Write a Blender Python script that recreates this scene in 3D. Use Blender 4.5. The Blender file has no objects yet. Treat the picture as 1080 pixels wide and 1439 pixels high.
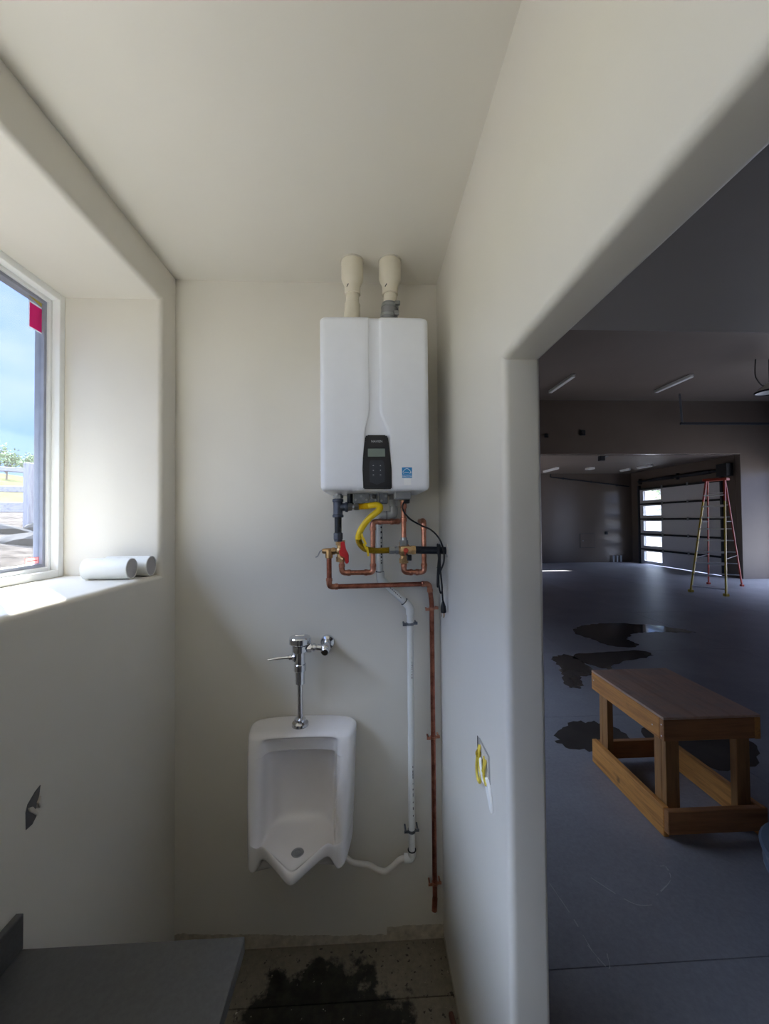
import bpy, bmesh, math, random
from mathutils import Vector, Matrix, Euler
random.seed(7)
C = bpy.context.scene.collection
SC = bpy.context.scene
# ------------------------------------------------------------------ camera
YAW, PITCH, ROLL = 0.0469, 0.0197, -0.0085
cam_d = bpy.data.cameras.new('camera')
cam_d.sensor_fit = 'HORIZONTAL'; cam_d.sensor_width = 36.0
cam_d.lens = 560.0 / 1080.0 * 36.0
cam_d.clip_start = 0.02; cam_d.clip_end = 500
cam = bpy.data.objects.new('camera', cam_d); C.objects.link(cam)
_fw = Vector((math.sin(YAW) * math.cos(PITCH), math.cos(YAW) * math.cos(PITCH), math.sin(PITCH)))
_rt = Vector((math.cos(YAW), -math.sin(YAW), 0))
_up = Vector((-math.sin(YAW) * math.sin(PITCH), -math.cos(YAW) * math.sin(PITCH), math.cos(PITCH)))
_r2 = _rt * math.cos(ROLL) + _up * math.sin(ROLL)
_u2 = -_rt * math.sin(ROLL) + _up * math.cos(ROLL)
cam.matrix_world = Matrix(((_r2.x, _u2.x, -_fw.x, 0), (_r2.y, _u2.y, -_fw.y, 0), (_r2.z, _u2.z, -_fw.z, 2.0), (0, 0, 0, 1)))
SC.camera = cam
# ------------------------------------------------------------------ sky, sun, exposure
SC.view_settings.view_transform = 'Standard'
SC.view_settings.look = 'None'
SC.view_settings.exposure = 2.16
SC.view_settings.gamma = 1.0
SC.view_settings.use_curve_mapping = False
SKY_STRENGTH = 0.41
SUN_STRENGTH = 9.0
W = bpy.data.worlds.new('sky'); SC.world = W; W.use_nodes = True
nt = W.node_tree; nt.nodes.clear()
def wn(t, **k):
    n = nt.nodes.new(t)
    for a, b in k.items(): setattr(n, a, b)
    return n
tc = wn('ShaderNodeTexCoord'); sp = wn('ShaderNodeSeparateXYZ')
nt.links.new(tc.outputs['Generated'], sp.inputs[0])
rmp = wn('ShaderNodeValToRGB'); cr = rmp.color_ramp
cr.elements[0].position = 0.0; cr.elements[0].color = (0.336, 0.487, 0.900, 1)
cr.elements[1].position = 1.0; cr.elements[1].color = (0.168, 0.290, 0.864, 1)
e = cr.elements.new(0.2); e.color = (0.258, 0.429, 0.950, 1)
e = cr.elements.new(0.5); e.color = (0.269, 0.412, 0.950, 1)
nt.links.new(sp.outputs['Z'], rmp.inputs[0])
mp = wn('ShaderNodeMapping'); mp.inputs['Scale'].default_value = (1.6, 1.6, 3.6)
mp.inputs['Location'].default_value = (0.9, 0.3, 0.25)
nt.links.new(tc.outputs['Generated'], mp.inputs[0])
nz = wn('ShaderNodeTexNoise'); nz.inputs['Scale'].default_value = 1.6; nz.inputs['Detail'].default_value = 5
nt.links.new(mp.outputs[0], nz.inputs['Vector'])
cl = wn('ShaderNodeValToRGB'); cl.color_ramp.elements[0].position = 0.46; cl.color_ramp.elements[1].position = 0.68
nt.links.new(nz.outputs[0], cl.inputs[0])
mx = wn('ShaderNodeMix', data_type='RGBA')
lo = wn('ShaderNodeMapRange'); lo.inputs[1].default_value = 0.13; lo.inputs[2].default_value = 0.30
nt.links.new(sp.outputs['Z'], lo.inputs[0])
mu = wn('ShaderNodeMath', operation='MULTIPLY'); nt.links.new(cl.outputs[0], mu.inputs[0]); nt.links.new(lo.outputs[0], mu.inputs[1])
hi = wn('ShaderNodeMapRange', interpolation_type='SMOOTHSTEP'); hi.inputs[1].default_value = 0.40; hi.inputs[2].default_value = 0.62
nt.links.new(sp.outputs['Z'], hi.inputs[0])
ad = wn('ShaderNodeMath', operation='ADD', use_clamp=True); nt.links.new(mu.outputs[0], ad.inputs[0]); nt.links.new(hi.outputs[0], ad.inputs[1])
# low clouds are thin and pale, the unseen bright deck overhead is added to light the rooms
cc = wn('ShaderNodeMix', data_type='RGBA'); nt.links.new(hi.outputs[0], cc.inputs[0]); cc.inputs[6].default_value = (0.532, 0.609, 0.972, 1); cc.inputs[7].default_value = (6.4, 7.6, 10.6, 1)
nt.links.new(ad.outputs[0], mx.inputs[0]); nt.links.new(rmp.outputs[0], mx.inputs[6]); nt.links.new(cc.outputs[2], mx.inputs[7])
bg = wn('ShaderNodeBackground'); bg.inputs[1].default_value = SKY_STRENGTH
nt.links.new(mx.outputs[2], bg.inputs[0])
wo = wn('ShaderNodeOutputWorld'); nt.links.new(bg.outputs[0], wo.inputs[0])
sun_d = bpy.data.lights.new('sun', 'SUN'); sun_d.energy = SUN_STRENGTH; sun_d.angle = 0.0093; sun_d.color = (1.0, 0.965, 0.91)
sun = bpy.data.objects.new('sun', sun_d); C.objects.link(sun); sun.location = (-20, 20, 30)
SUN_EL = math.radians(42)
_sd = Vector((0.7071 * math.cos(SUN_EL), -0.7071 * math.cos(SUN_EL), -math.sin(SUN_EL)))
sun.rotation_euler = _sd.to_track_quat('-Z', 'Y').to_euler()
def portal(name, loc, rot, sx, sy):
    d = bpy.data.lights.new(name, 'AREA'); d.shape = 'RECTANGLE'; d.size = sx; d.size_y = sy
    d.cycles.is_portal = True
    o = bpy.data.objects.new(name, d); C.objects.link(o); o.location = loc; o.rotation_euler = rot
# sky portals in the wall openings (they only guide sampling of the sky)
portal('window_portal', (-1.43, -0.35, 2.38), (0, math.radians(-90), 0), 1.3, 4.4)
portal('garage_portal', (13.85, 9.2, 1.75), (0, math.radians(90), 0), 3.5, 5.3)
portal('extension_portal', (2.95, 15.85, 1.5), (0, math.radians(-90), 0), 3.0, 2.9)
portal('added_window_portal', (-1.43, 5.95, 2.38), (0, math.radians(-90), 0), 1.3, 6.2)
SC.cycles.max_bounces = 14; SC.cycles.diffuse_bounces = 9; SC.cycles.glossy_bounces = 5; SC.cycles.transparent_max_bounces = 12
SC.cycles.caustics_reflective = False; SC.cycles.caustics_refractive = False
SC.cycles.sample_clamp_indirect = 6.0
SC.cycles.use_denoising = True
# ------------------------------------------------------------------ materials
def lin(h):
    h = h.lstrip('#'); v = [int(h[i:i + 2], 16) / 255 for i in (0, 2, 4)]
    return tuple(x / 12.92 if x <= 0.04045 else ((x + 0.055) / 1.055) ** 2.4 for x in v) + (1.0,)
class Mat:
    def __init__(s, name):
        s.m = bpy.data.materials.new(name); s.m.use_nodes = True; s.t = s.m.node_tree
        s.b = s.t.nodes['Principled BSDF']; s.out = s.t.nodes['Material Output']; s._tc = None
    def n(s, t, **k):
        x = s.t.nodes.new(t)
        for a, b in k.items(): setattr(x, a, b)
        return x
    def l(s, a, b): s.t.links.new(a, b)
    def tc(s):
        if not s._tc: s._tc = s.n('ShaderNodeTexCoord').outputs['Object']
        return s._tc
    def noise(s, scale, detail=4, rough=0.55, stretch=None, off=(0, 0, 0)):
        z = s.n('ShaderNodeTexNoise'); z.inputs['Scale'].default_value = scale
        z.inputs['Detail'].default_value = detail; z.inputs['Roughness'].default_value = rough
        mp = s.n('ShaderNodeMapping'); mp.inputs['Scale'].default_value = stretch or (1, 1, 1); mp.inputs['Location'].default_value = off
        s.l(s.tc(), mp.inputs[0]); s.l(mp.outputs[0], z.inputs['Vector']); return z.outputs[0]
    def ramp(s, f, stops):
        r = s.n('ShaderNodeValToRGB'); cr = r.color_ramp
        cr.elements[0].position, cr.elements[0].color = stops[0]
        cr.elements[1].position, cr.elements[1].color = stops[-1]
        for p, c in stops[1:-1]:
            q = cr.elements.new(p); q.color = c
        s.l(f, r.inputs[0]); return r.outputs[0]
    def mix(s, f, a, b, blend='MIX'):
        x = s.n('ShaderNodeMix', data_type='RGBA', blend_type=blend)
        for v, i in ((f, 0), (a, 6), (b, 7)):
            if hasattr(v, 'links'): s.l(v, x.inputs[i])
            else: x.inputs[i].default_value = v
        return x.outputs[2]
    def math(s, op, a, b=None, clamp=False):
        x = s.n('ShaderNodeMath', operation=op, use_clamp=clamp)
        for v, i in ((a, 0), (b, 1)):
            if v is None: continue
            if hasattr(v, 'links'): s.l(v, x.inputs[i])
            else: x.inputs[i].default_value = v
        return x.outputs[0]
    def bump(s, h, strength=0.2, dist=0.002):
        b = s.n('ShaderNodeBump'); b.inputs['Strength'].default_value = strength; b.inputs['Distance'].default_value = dist
        s.l(h, b.inputs['Height']); s.l(b.outputs[0], s.b.inputs['Normal'])
    def xyz(s):
        q = s.n('ShaderNodeSeparateXYZ'); s.l(s.tc(), q.inputs[0]); return q.outputs
    def color(s, v):
        if hasattr(v, 'links'): s.l(v, s.b.inputs['Base Color'])
        else: s.b.inputs['Base Color'].default_value = v
    def setp(s, rough=None, metal=None, **k):
        if rough is not None:
            if hasattr(rough, 'links'): s.l(rough, s.b.inputs['Roughness'])
            else: s.b.inputs['Roughness'].default_value = rough
        if metal is not None: s.b.inputs['Metallic'].default_value = metal
        for a, v in k.items(): s.b.inputs[a].default_value = v
        return s
M = {}
def simple(key, hexa, rough=0.5, metal=0.0, var=0.08, scale=20, bump=0.0, bscale=150, **k):
    q = Mat(key); c = lin(hexa)
    d = tuple(max(0, x * (1 - var)) for x in c[:3]) + (1,); u = tuple(min(1, x * (1 + var)) for x in c[:3]) + (1,)
    q.color(q.ramp(q.noise(scale), [(0.3, d), (0.7, u)]))
    if bump: q.bump(q.noise(bscale, 3), bump, 0.002)
    q.setp(rough, metal, **k); M[key] = q.m; return q
PAINT = (0.695, 0.668, 0.605, 1)
def paint(key, col, rough=0.42, strip=None, orange=0.12):
    q = Mat(key)
    d = tuple(x * 0.96 for x in col[:3]) + (1,); u = tuple(x * 1.04 for x in col[:3]) + (1,)
    c = q.ramp(q.noise(1.3, 3), [(0.3, d), (0.7, u)])
    if strip:      # raw unpainted board left bare along the foot of the wall, ragged upper edge
        o = q.xyz(); base = strip(q, o)
        rag = q.math('MULTIPLY', q.math('SUBTRACT', q.noise(45, 4), 0.5), 0.018)
        rag2 = q.math('MULTIPLY', q.math('SUBTRACT', q.noise(6, 2), 0.5), 0.025)
        h = q.math('ADD', base, q.math('ADD', rag, rag2))
        msk = q.math('LESS_THAN', o[2], h)
        raw = q.ramp(q.noise(30, 5), [(0.3, lin('#a1988a')), (0.7, lin('#cdc4b2'))])
        c = q.mix(msk, c, raw)
    q.color(c); q.setp(rough)
    q.bump(q.noise(90, 3), orange, 0.002); M[key] = q.m
paint('paint', PAINT)
def _strip_back(q, o):     # higher near both corners, lower mid-wall
    a = q.math('MULTIPLY', q.math('GREATER_THAN', o[0], 0.085), 0.034)
    b = q.math('MULTIPLY', q.math('MULTIPLY', o[0], -1.0), 0.06)
    b = q.math('MAXIMUM', b, 0.0)
    return q.math('ADD', q.math("ADD", a, b), 0.033)
paint('paint_back', PAINT, strip=_strip_back)
paint('paint_right', PAINT, strip=lambda q, o: q.math('ADD', q.math('MULTIPLY', o[0], 0.0), 0.028))
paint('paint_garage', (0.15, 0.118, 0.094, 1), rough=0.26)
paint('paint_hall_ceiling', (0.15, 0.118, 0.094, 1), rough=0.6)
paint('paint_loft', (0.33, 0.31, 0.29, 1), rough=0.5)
def concrete(key, lo, hi, wet=False, dirty=False, rough=0.55):
    q = Mat(key)
    c = q.ramp(q.noise(1.1, 6, 0.65), [(0.3, lin(lo)), (0.7, lin(hi))])
    c = q.mix(0.35, c, q.ramp(q.noise(38, 5, 0.7), [(0.35, lin(lo)), (0.65, lin(hi))]))
    r = rough
    if dirty:
        # black grime patch with lobed edge in front of the urinal, plaster splashes, rust specks
        o = q.xyz()
        dx = q.math('DIVIDE', q.math('SUBTRACT', o[0], -0.19), 0.36)
        dy = q.math('DIVIDE', q.math('SUBTRACT', o[1], 1.60), 0.27)
        d = q.math('SQRT', q.math('ADD', q.math('MULTIPLY', dx, dx), q.math('MULTIPLY', dy, dy)))
        d = q.math('ADD', d, q.math('MULTIPLY', q.math('SUBTRACT', q.noise(9, 6, 0.65), 0.5), 1.5))
        m = q.ramp(d, [(0.86, (1, 1, 1, 1)), (1.0, (0, 0, 0, 1))])
        c = q.mix(m, c, q.ramp(q.noise(24, 5), [(0.4, lin('#15140f')), (0.75, lin('#38362c'))]))
        c = q.mix(q.ramp(q.noise(42, 4, 0.6, off=(3, 1, 0)), [(0.62, (0, 0, 0, 1)), (0.66, (0.85, 0.85, 0.85, 1))]), c, lin('#231f1c'))
        c = q.mix(q.ramp(q.noise(30, 5, 0.7, off=(7, 2, 0)), [(0.66, (0, 0, 0, 1)), (0.69, (1, 1, 1, 1))]), c, lin('#c9c3b4'))
        c = q.mix(q.ramp(q.noise(15, 5, 0.7, off=(1, 9, 0)), [(0.68, (0, 0, 0, 1)), (0.72, (0.8, 0.8, 0.8, 1))]), c, lin('#56758f'))
        r = q.math('SUBTRACT', 0.75, q.math('MULTIPLY', m, 0.25))
    else:
        # pale chalk and plaster drips
        c = q.mix(q.ramp(q.noise(14, 6, 0.75, off=(2, 5, 0)), [(0.71, (0, 0, 0, 1)), (0.75, (0.5, 0.5, 0.5, 1))]), c, lin('#b9b9b6'))
    q.color(c); q.setp(r); q.bump(q.noise(60, 5), 0.15, 0.002); M[key] = q.m
concrete('concrete', '#78787e', '#9a9a9f', rough=0.40)
concrete('bath_concrete', '#655f53', '#93897a', dirty=True)
simple('joint', '#3a3733', 0.9)
simple('heater_white', '#e3e7f0', 0.28, var=0.01)
simple('heater_grey', '#8d9094', 0.45, 0.4)
simple('panel_black', '#12161f', 0.3, var=0.05)
simple('lcd', '#6d7a74', 0.25, var=0.03)
simple('print_grey', '#b9bdc6', 0.5, var=0)
simple('button_dark', '#272c38', 0.45)
simple('label_blue', '#1f87c6', 0.4, var=0.02)
simple('label_white', '#eef1f5', 0.45, var=0.01)
simple('porcelain', '#e6e4e6', 0.12, var=0.01, **{'Coat Weight': 0.4, 'Coat Roughness': 0.05})
simple('chrome', '#d4d6da', 0.07, 1.0, var=0.02)
simple('steel', '#a3a7ab', 0.32, 1.0, var=0.12)
simple('galvanised', '#7f848b', 0.42, 0.85, var=0.2, scale=60)
simple('pvc_white', '#dfe0dc', 0.38, var=0.02)
simple('pvc_grey', '#c4c6c7', 0.4, var=0.03)
simple('vent_pvc', '#d9d3c2', 0.42, var=0.02)
simple('hose_white', '#d8d3cb', 0.5, var=0.04)
simple('ink', '#26282c', 0.7)
simple('iron', '#23262c', 0.45, 0.5, var=0.2, scale=50)
simple('tee_iron', '#555a66', 0.42, 0.6, var=0.2, scale=60)
simple('rubber', '#0e0e10', 0.5)
simple('yellow_coat', '#e8c50f', 0.38, var=0.06, scale=30)
simple('yellow_torn', '#a88a12', 0.55, 0.2, var=0.4, scale=220)
simple('red_enamel', '#c81f26', 0.35, var=0.08)
def paper(key, hexa):      # thin sheet: daylight shows through it
    q = Mat(key); c = lin(hexa); q.color(c); q.setp(0.7)
    ts = q.n('ShaderNodeBsdfTranslucent'); ts.inputs[0].default_value = c
    m = q.n('ShaderNodeMixShader'); m.inputs[0].default_value = 0.8
    q.l(q.b.outputs[0], m.inputs[1]); q.l(ts.outputs[0], m.inputs[2]); q.l(m.outputs[0], q.out.inputs[0]); M[key] = q.m
paper('sheet_magenta', '#ee5fa6'); paper('sheet_white', '#f2f2ee'); paper('sheet_pink', '#f0c4bc'); paper('sheet_yellow', '#d8cb86')
def copper(key, a, b, rough=0.33):
    q = Mat(key)
    c = q.ramp(q.noise(26, 5, 0.7), [(0.32, lin(b)), (0.62, lin(a))])
    c = q.mix(q.ramp(q.noise(70, 4, 0.7, off=(4, 4, 4)), [(0.62, (0, 0, 0, 1)), (0.7, (0.6, 0.6, 0.6, 1))]), c, lin('#5a2f24'))
    q.color(c); q.setp(rough, 1.0); M[key] = q.m
copper('copper', '#d3977e', '#a06552')
copper('copper_dark', '#b87560', '#7f4a3c', 0.38)
copper('solder', '#d9b9a4', '#b07a62', 0.4)
copper('brass', '#d8b88a', '#a17d55', 0.32)
def wood(key, lo, hi, axis, scale=9, rough=0.6, worn=False):
    q = Mat(key); st = [2.2, 2.2, 2.2]; st[axis] = 0.16
    f = q.noise(scale, 6, 0.65, stretch=tuple(st))
    c = q.ramp(f, [(0.3, lin(lo)), (0.52, lin(hi)), (0.7, lin(lo))])
    kn = q.noise(3.2, 3, 0.5, off=(1.3, 0.2, 2))
    c = q.mix(q.ramp(kn, [(0.68, (0, 0, 0, 1)), (0.74, (0.8, 0.8, 0.8, 1))]), c, lin('#3c2412'))
    if worn:
        c = q.mix(q.ramp(q.noise(5, 6, 0.7), [(0.45, (0, 0, 0, 1)), (0.7, (0.7, 0.7, 0.7, 1))]), c, lin('#a99c92'))
    q.color(c); q.setp(rough); q.bump(f, 0.25, 0.003); M[key] = q.m
wood('pine_y_lit', '#9c6530', '#d4974f', 1); wood('pine_x', '#8a5c38', '#ad7a4c', 0); wood('pine_z', '#7a5532', '#a37747', 2)  # bench side boards coloured brighter: the light from the left is put in
wood('plywood', '#b48d74', '#d0ad95', 1, 5, worn=True)
wood('fence_wood', '#67676f', '#8f8d92', 0, 12, 0.9); wood('post_wood', '#5f6068', '#85848a', 2, 12, 0.9)
simple('counter', '#545557', 0.3, var=0.12, scale=90)
simple('vinyl', '#eceeee', 0.4, var=0.01)
simple('gasket', '#9a9fae', 0.6)
simple('pale_trim', '#f6e9cf', 0.8, var=0.03)
simple('cap_grey', '#b3b1b3', 0.6, var=0.03)
simple('magenta', '#d83f86', 0.6, var=0.12, scale=50)
simple('paper_white', '#f2f2ee', 0.7, var=0.01)
simple('paper_pink', '#e9b9b0', 0.7, var=0.05)
simple('tape_yellow', '#cfc070', 0.6, var=0.1)
simple('gravel', '#443f3a', 1.0, var=0.5, scale=7, bump=1.0, bscale=9, **{'Specular IOR Level': 0.0})
simple('dry_grass', '#4c4b33', 1.0, var=0.3, scale=2, **{'Specular IOR Level': 0.0})
simple('driveway', '#8b8884', 1.0, var=0.2, scale=2, **{'Specular IOR Level': 0.0})
simple('rock', '#454341', 1.0, var=0.35, scale=6, bump=0.6, bscale=14, **{'Specular IOR Level': 0.0})
simple('shrub_green', '#6d7a52', 0.9, var=0.4, scale=6)
simple('bark', '#6a5a4a', 0.95, var=0.2)
simple('outer_wall', '#b9b6ae', 0.85, var=0.08)
simple('door_white', '#d2d0d0', 0.45, var=0.02)
simple('strut_black', '#101115', 0.5)
simple('track_steel', '#3c3d42', 0.5, 0.6)
simple('lamp_white', '#e4e4e0', 0.5, var=0.02)
simple('fibre_yellow', '#c5a62c', 0.45, var=0.06)
simple('fibre_orange', '#b2402a', 0.45, var=0.08)
simple('aluminium', '#dcdde0', 0.4, 0.25, var=0.03)
simple('bin_plastic', '#6c7f94', 0.45, var=0.06)
simple('wire_yellow', '#d9c24a', 0.45, var=0.08)
simple('raw_board', '#cfcac0', 0.9, var=0.08, scale=60)
simple('hole_dark', '#1c1c20', 0.95)
simple('wall_grey', '#a5a29c', 0.9)
simple('hole_shade', '#626264', 0.95)
simple('box_blue', '#3c4f86', 0.5)
simple('stone_red', '#5e3b30', 0.85, var=0.2)
def wetmat():
    q = Mat('wet_concrete')
    q.color(q.ramp(q.noise(3, 5), [(0.3, lin('#3d3835')), (0.7, lin('#4d4743'))]))
    q.setp(0.07); q.b.inputs['IOR'].default_value = 1.33; M['wet'] = q.m
wetmat()
def glassmat(key, dust):
    q = Mat(key); t = q.t; t.nodes.remove(q.b)
    tr = q.n('ShaderNodeBsdfTransparent'); tr.inputs[0].default_value = (0.96, 0.98, 0.98, 1)
    gl = q.n('ShaderNodeBsdfGlossy'); gl.inputs['Roughness'].default_value = 0.02
    lw = q.n('ShaderNodeLayerWeight'); lw.inputs[0].default_value = 0.5
    fr = q.math('ADD', 0.03, q.math('MULTIPLY', 0.9, q.math('POWER', lw.outputs['Facing'], 5.0)))
    m1 = q.n('ShaderNodeMixShader'); q.l(fr, m1.inputs[0]); q.l(tr.outputs[0], m1.inputs[1]); q.l(gl.outputs[0], m1.inputs[2])
    ts = q.n('ShaderNodeBsdfTranslucent'); ts.inputs[0].default_value = (0.9, 0.92, 0.95, 1)
    m2 = q.n('ShaderNodeMixShader')
    f = q.ramp(q.noise(2.5, 5), [(0.3, (dust * 0.75,) * 3 + (1,)), (0.7, (dust * 1.25,) * 3 + (1,))])
    q.l(f, m2.inputs[0]); q.l(m1.outputs[0], m2.inputs[1]); q.l(ts.outputs[0], m2.inputs[2])
    q.l(m2.outputs[0], q.out.inputs[0]); M[key] = q.m
glassmat('glass_dusty', 0.010)
glassmat('glass', 0.03)
# ------------------------------------------------------------------ mesh helpers
def world_loc(o):
    v = Vector(o.location)
    while o.parent: o = o.parent; v += Vector(o.location)
    return v
class MB:
    """collects shapes given in world metres; build() links them as ONE mesh object"""
    def __init__(s): s.bm = bmesh.new()
    def box(s, x0, y0, z0, x1, y1, z1, bev=0.0, seg=2, rot=None, piv=None):
        t = bmesh.new(); bmesh.ops.create_cube(t, size=1)
        for v in t.verts: v.co = Vector((x0 + (v.co.x + .5) * (x1 - x0), y0 + (v.co.y + .5) * (y1 - y0), z0 + (v.co.z + .5) * (z1 - z0)))
        if bev: bmesh.ops.bevel(t, geom=t.edges[:], offset=bev, segments=seg, affect='EDGES', profile=0.5)
        if rot:
            p = Vector(piv) if piv else Vector(((x0 + x1) / 2, (y0 + y1) / 2, (z0 + z1) / 2))
            bmesh.ops.transform(t, matrix=Matrix.Translation(p) @ Euler(rot).to_matrix().to_4x4() @ Matrix.Translation(-p), verts=t.verts)
        s.add(t); return s
    def add(s, t):
        me = bpy.data.meshes.new('tmp'); t.to_mesh(me); t.free(); s.bm.from_mesh(me); bpy.data.meshes.remove(me)
    def bar(s, a, b, w, h, up=(0, 0, 1), bev=0.0):
        a, b = Vector(a), Vector(b); d = (b - a); L = d.length; d.normalize()
        u = Vector(up); x = d.cross(u)
        if x.length < 1e-4: x = d.cross(Vector((1, 0, 0)))
        x.normalize(); z = x.cross(d).normalized()
        t = bmesh.new(); bmesh.ops.create_cube(t, size=1)
        for v in t.verts: v.co = Vector((v.co.x * w, v.co.y * L, v.co.z * h))
        if bev: bmesh.ops.bevel(t, geom=t.edges[:], offset=bev, segments=1, affect='EDGES')
        m = Matrix((x, d, z)).transposed().to_4x4(); m.translation = (a + b) / 2
        bmesh.ops.transform(t, matrix=m, verts=t.verts); s.add(t); return s
    def ring_loft(s, rings, cap=True, closed=False):
        bm = s.bm; R = [[bm.verts.new(p) for p in r] for r in rings]; n = len(R[0])
        prs = list(zip(R, R[1:])) + ([(R[-1], R[0])] if closed else [])
        for a, b in prs:
            for i in range(n):
                try: bm.faces.new((a[i], a[(i + 1) % n], b[(i + 1) % n], b[i]))
                except ValueError: pass
        if cap and not closed:
            bm.faces.new(list(reversed(R[0]))); bm.faces.new(R[-1])
        return s
    def lathe(s, prof, p=(0, 0, 0), axis=(0, 0, 1), seg=24, cap=True, closed=False):
        """prof: (radius, distance along axis)"""
        p = Vector(p); d = Vector(axis).normalized()
        x = d.cross(Vector((0, 0, 1)))
        if x.length < 1e-3: x = Vector((1, 0, 0))
        x.normalize(); y = d.cross(x)
        rings = [[p + d * h + (x * math.cos(2 * math.pi * k / seg) + y * math.sin(2 * math.pi * k / seg)) * max(r, 1e-5) for k in range(seg)] for r, h in prof]
        return s.ring_loft(rings, cap, closed)
    def cyl(s, a, b, r, r2=None, seg=20, bev=0.0):
        a, b = Vector(a), Vector(b); L = (b - a).length; r2 = r if r2 is None else r2
        pr = [(r, 0), (r2, L)] if not bev else [(r - bev, 0), (r, bev), (r2, L - bev), (r2 - bev, L)]
        return s.lathe(pr, a, b - a, seg)
    def hexnut(s, a, b, r): return s.cyl(a, b, r, seg=6)
    def ball(s, c, r, sc=(1, 1, 1), seg=16):
        t = bmesh.new(); bmesh.ops.create_uvsphere(t, u_segments=seg, v_segments=seg // 2, radius=r)
        for v in t.verts: v.co = Vector((v.co.x * sc[0], v.co.y * sc[1], v.co.z * sc[2])) + Vector(c)
        s.add(t); return s
    def tube(s, pts, r, seg=14, fillet=0.0, cap=True, arc=6, closed=False):
        pts = [Vector(p) for p in pts]
        if fillet:
            q = [pts[0]]
            for a, b, c in zip(pts, pts[1:], pts[2:]):
                u = (a - b); v = (c - b); f = min(fillet, u.length * .49, v.length * .49)
                p0 = b + u.normalized() * f; p1 = b + v.normalized() * f
                for k in range(arc + 1):
                    t = k / arc; q.append((1 - t) ** 2 * p0 + 2 * t * (1 - t) * b + t * t * p1)
            q.append(pts[-1]); pts = q
        n = len(pts); rr = r if callable(r) else (lambda t: r)
        tan = []
        for i in range(n):
            a = pts[(i - 1) % n] if closed else pts[max(i - 1, 0)]; b = pts[(i + 1) % n] if closed else pts[min(i + 1, n - 1)]
            tan.append((b - a).normalized())
        x = tan[0].cross(Vector((0, 0, 1)))
        if x.length < 1e-3: x = tan[0].cross(Vector((0, 1, 0)))
        x.normalize(); rings = []
        for i in range(n):
            x = (x - tan[i] * x.dot(tan[i])).normalized(); y = tan[i].cross(x)
            R = rr(i / max(1, n - 1))
            rings.append([pts[i] + (x * math.cos(2 * math.pi * k / seg) + y * math.sin(2 * math.pi * k / seg)) * R for k in range(seg)])
        return s.ring_loft(rings, cap, closed)
    def prism(s, poly, d0, d1, mapf, bev=0.0):
        """poly of (a,b) pushed from depth d0 to d1; mapf(a,b,d) -> world point"""
        t = bmesh.new()
        A = [t.verts.new(mapf(a, b, d0)) for a, b in poly]; B = [t.verts.new(mapf(a, b, d1)) for a, b in poly]; n = len(poly)
        t.faces.new(A); t.faces.new(list(reversed(B)))
        for i in range(n): t.faces.new((A[i], B[i], B[(i + 1) % n], A[(i + 1) % n]))
        bmesh.ops.recalc_face_normals(t, faces=t.faces)
        if bev: bmesh.ops.bevel(t, geom=t.edges[:], offset=bev, segments=2, affect='EDGES')
        s.add(t); return s
    def build(s, name, mat, parent=None, smooth=35, label=None, recalc=True, kind=None):
        if recalc: bmesh.ops.recalc_face_normals(s.bm, faces=s.bm.faces)
        off = world_loc(parent) if parent else Vector((0, 0, 0))
        if parent: bmesh.ops.translate(s.bm, vec=-off, verts=s.bm.verts)
        me = bpy.data.meshes.new(name); s.bm.to_mesh(me); s.bm.free()
        if smooth:
            me.shade_smooth(); me.set_sharp_from_angle(angle=math.radians(smooth))
        me.materials.append(M[mat]); o = bpy.data.objects.new(name, me); C.objects.link(o)
        if parent: o.parent = parent
        if label: o['label'] = label
        if kind: o['kind'] = kind
        return o
def empty(name, loc, parent=None):
    o = bpy.data.objects.new(name, None); C.objects.link(o); o.location = loc; o.empty_display_size = 0.1
    if parent: o.parent = parent
    return o
def thing(name, label, cat, loc, group=None):
    o = empty(name, loc); o['label'] = label; o['category'] = cat; o['kind'] = 'thing'
    if group: o['group'] = group
    return o
def tag(o, label, cat, group=None):
    o['label'] = label; o['category'] = cat; o['kind'] = 'thing'
    if group: o['group'] = group
    return o
def struct(o): o['kind'] = 'structure'; return o
def text(name, s, size, mat, parent, mw, extrude=0.0004):
    cu = bpy.data.curves.new(name, 'FONT'); cu.body = s; cu.size = size; cu.extrude = extrude; cu.align_x = 'CENTER'; cu.align_y = 'CENTER'
    cu.resolution_u = 3; cu.materials.append(M[mat])
    t = bpy.data.objects.new(name, cu); C.objects.link(t); dg = bpy.context.evaluated_depsgraph_get()
    me = bpy.data.meshes.new_from_object(t.evaluated_get(dg)); bpy.data.objects.remove(t); bpy.data.curves.remove(cu); me.name = name
    if not me.materials: me.materials.append(M[mat])
    o = bpy.data.objects.new(name, me); C.objects.link(o); o.parent = parent; o['kind'] = 'stuff'
    m = mw.copy(); m.translation = m.translation - world_loc(parent); o.matrix_local = m
    return o
def set_origin(o, p):      # move a mesh's own origin to world point p (for single-mesh things)
    p = Vector(p); o.data.transform(Matrix.Translation(-p)); o.location = p; return o
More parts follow.
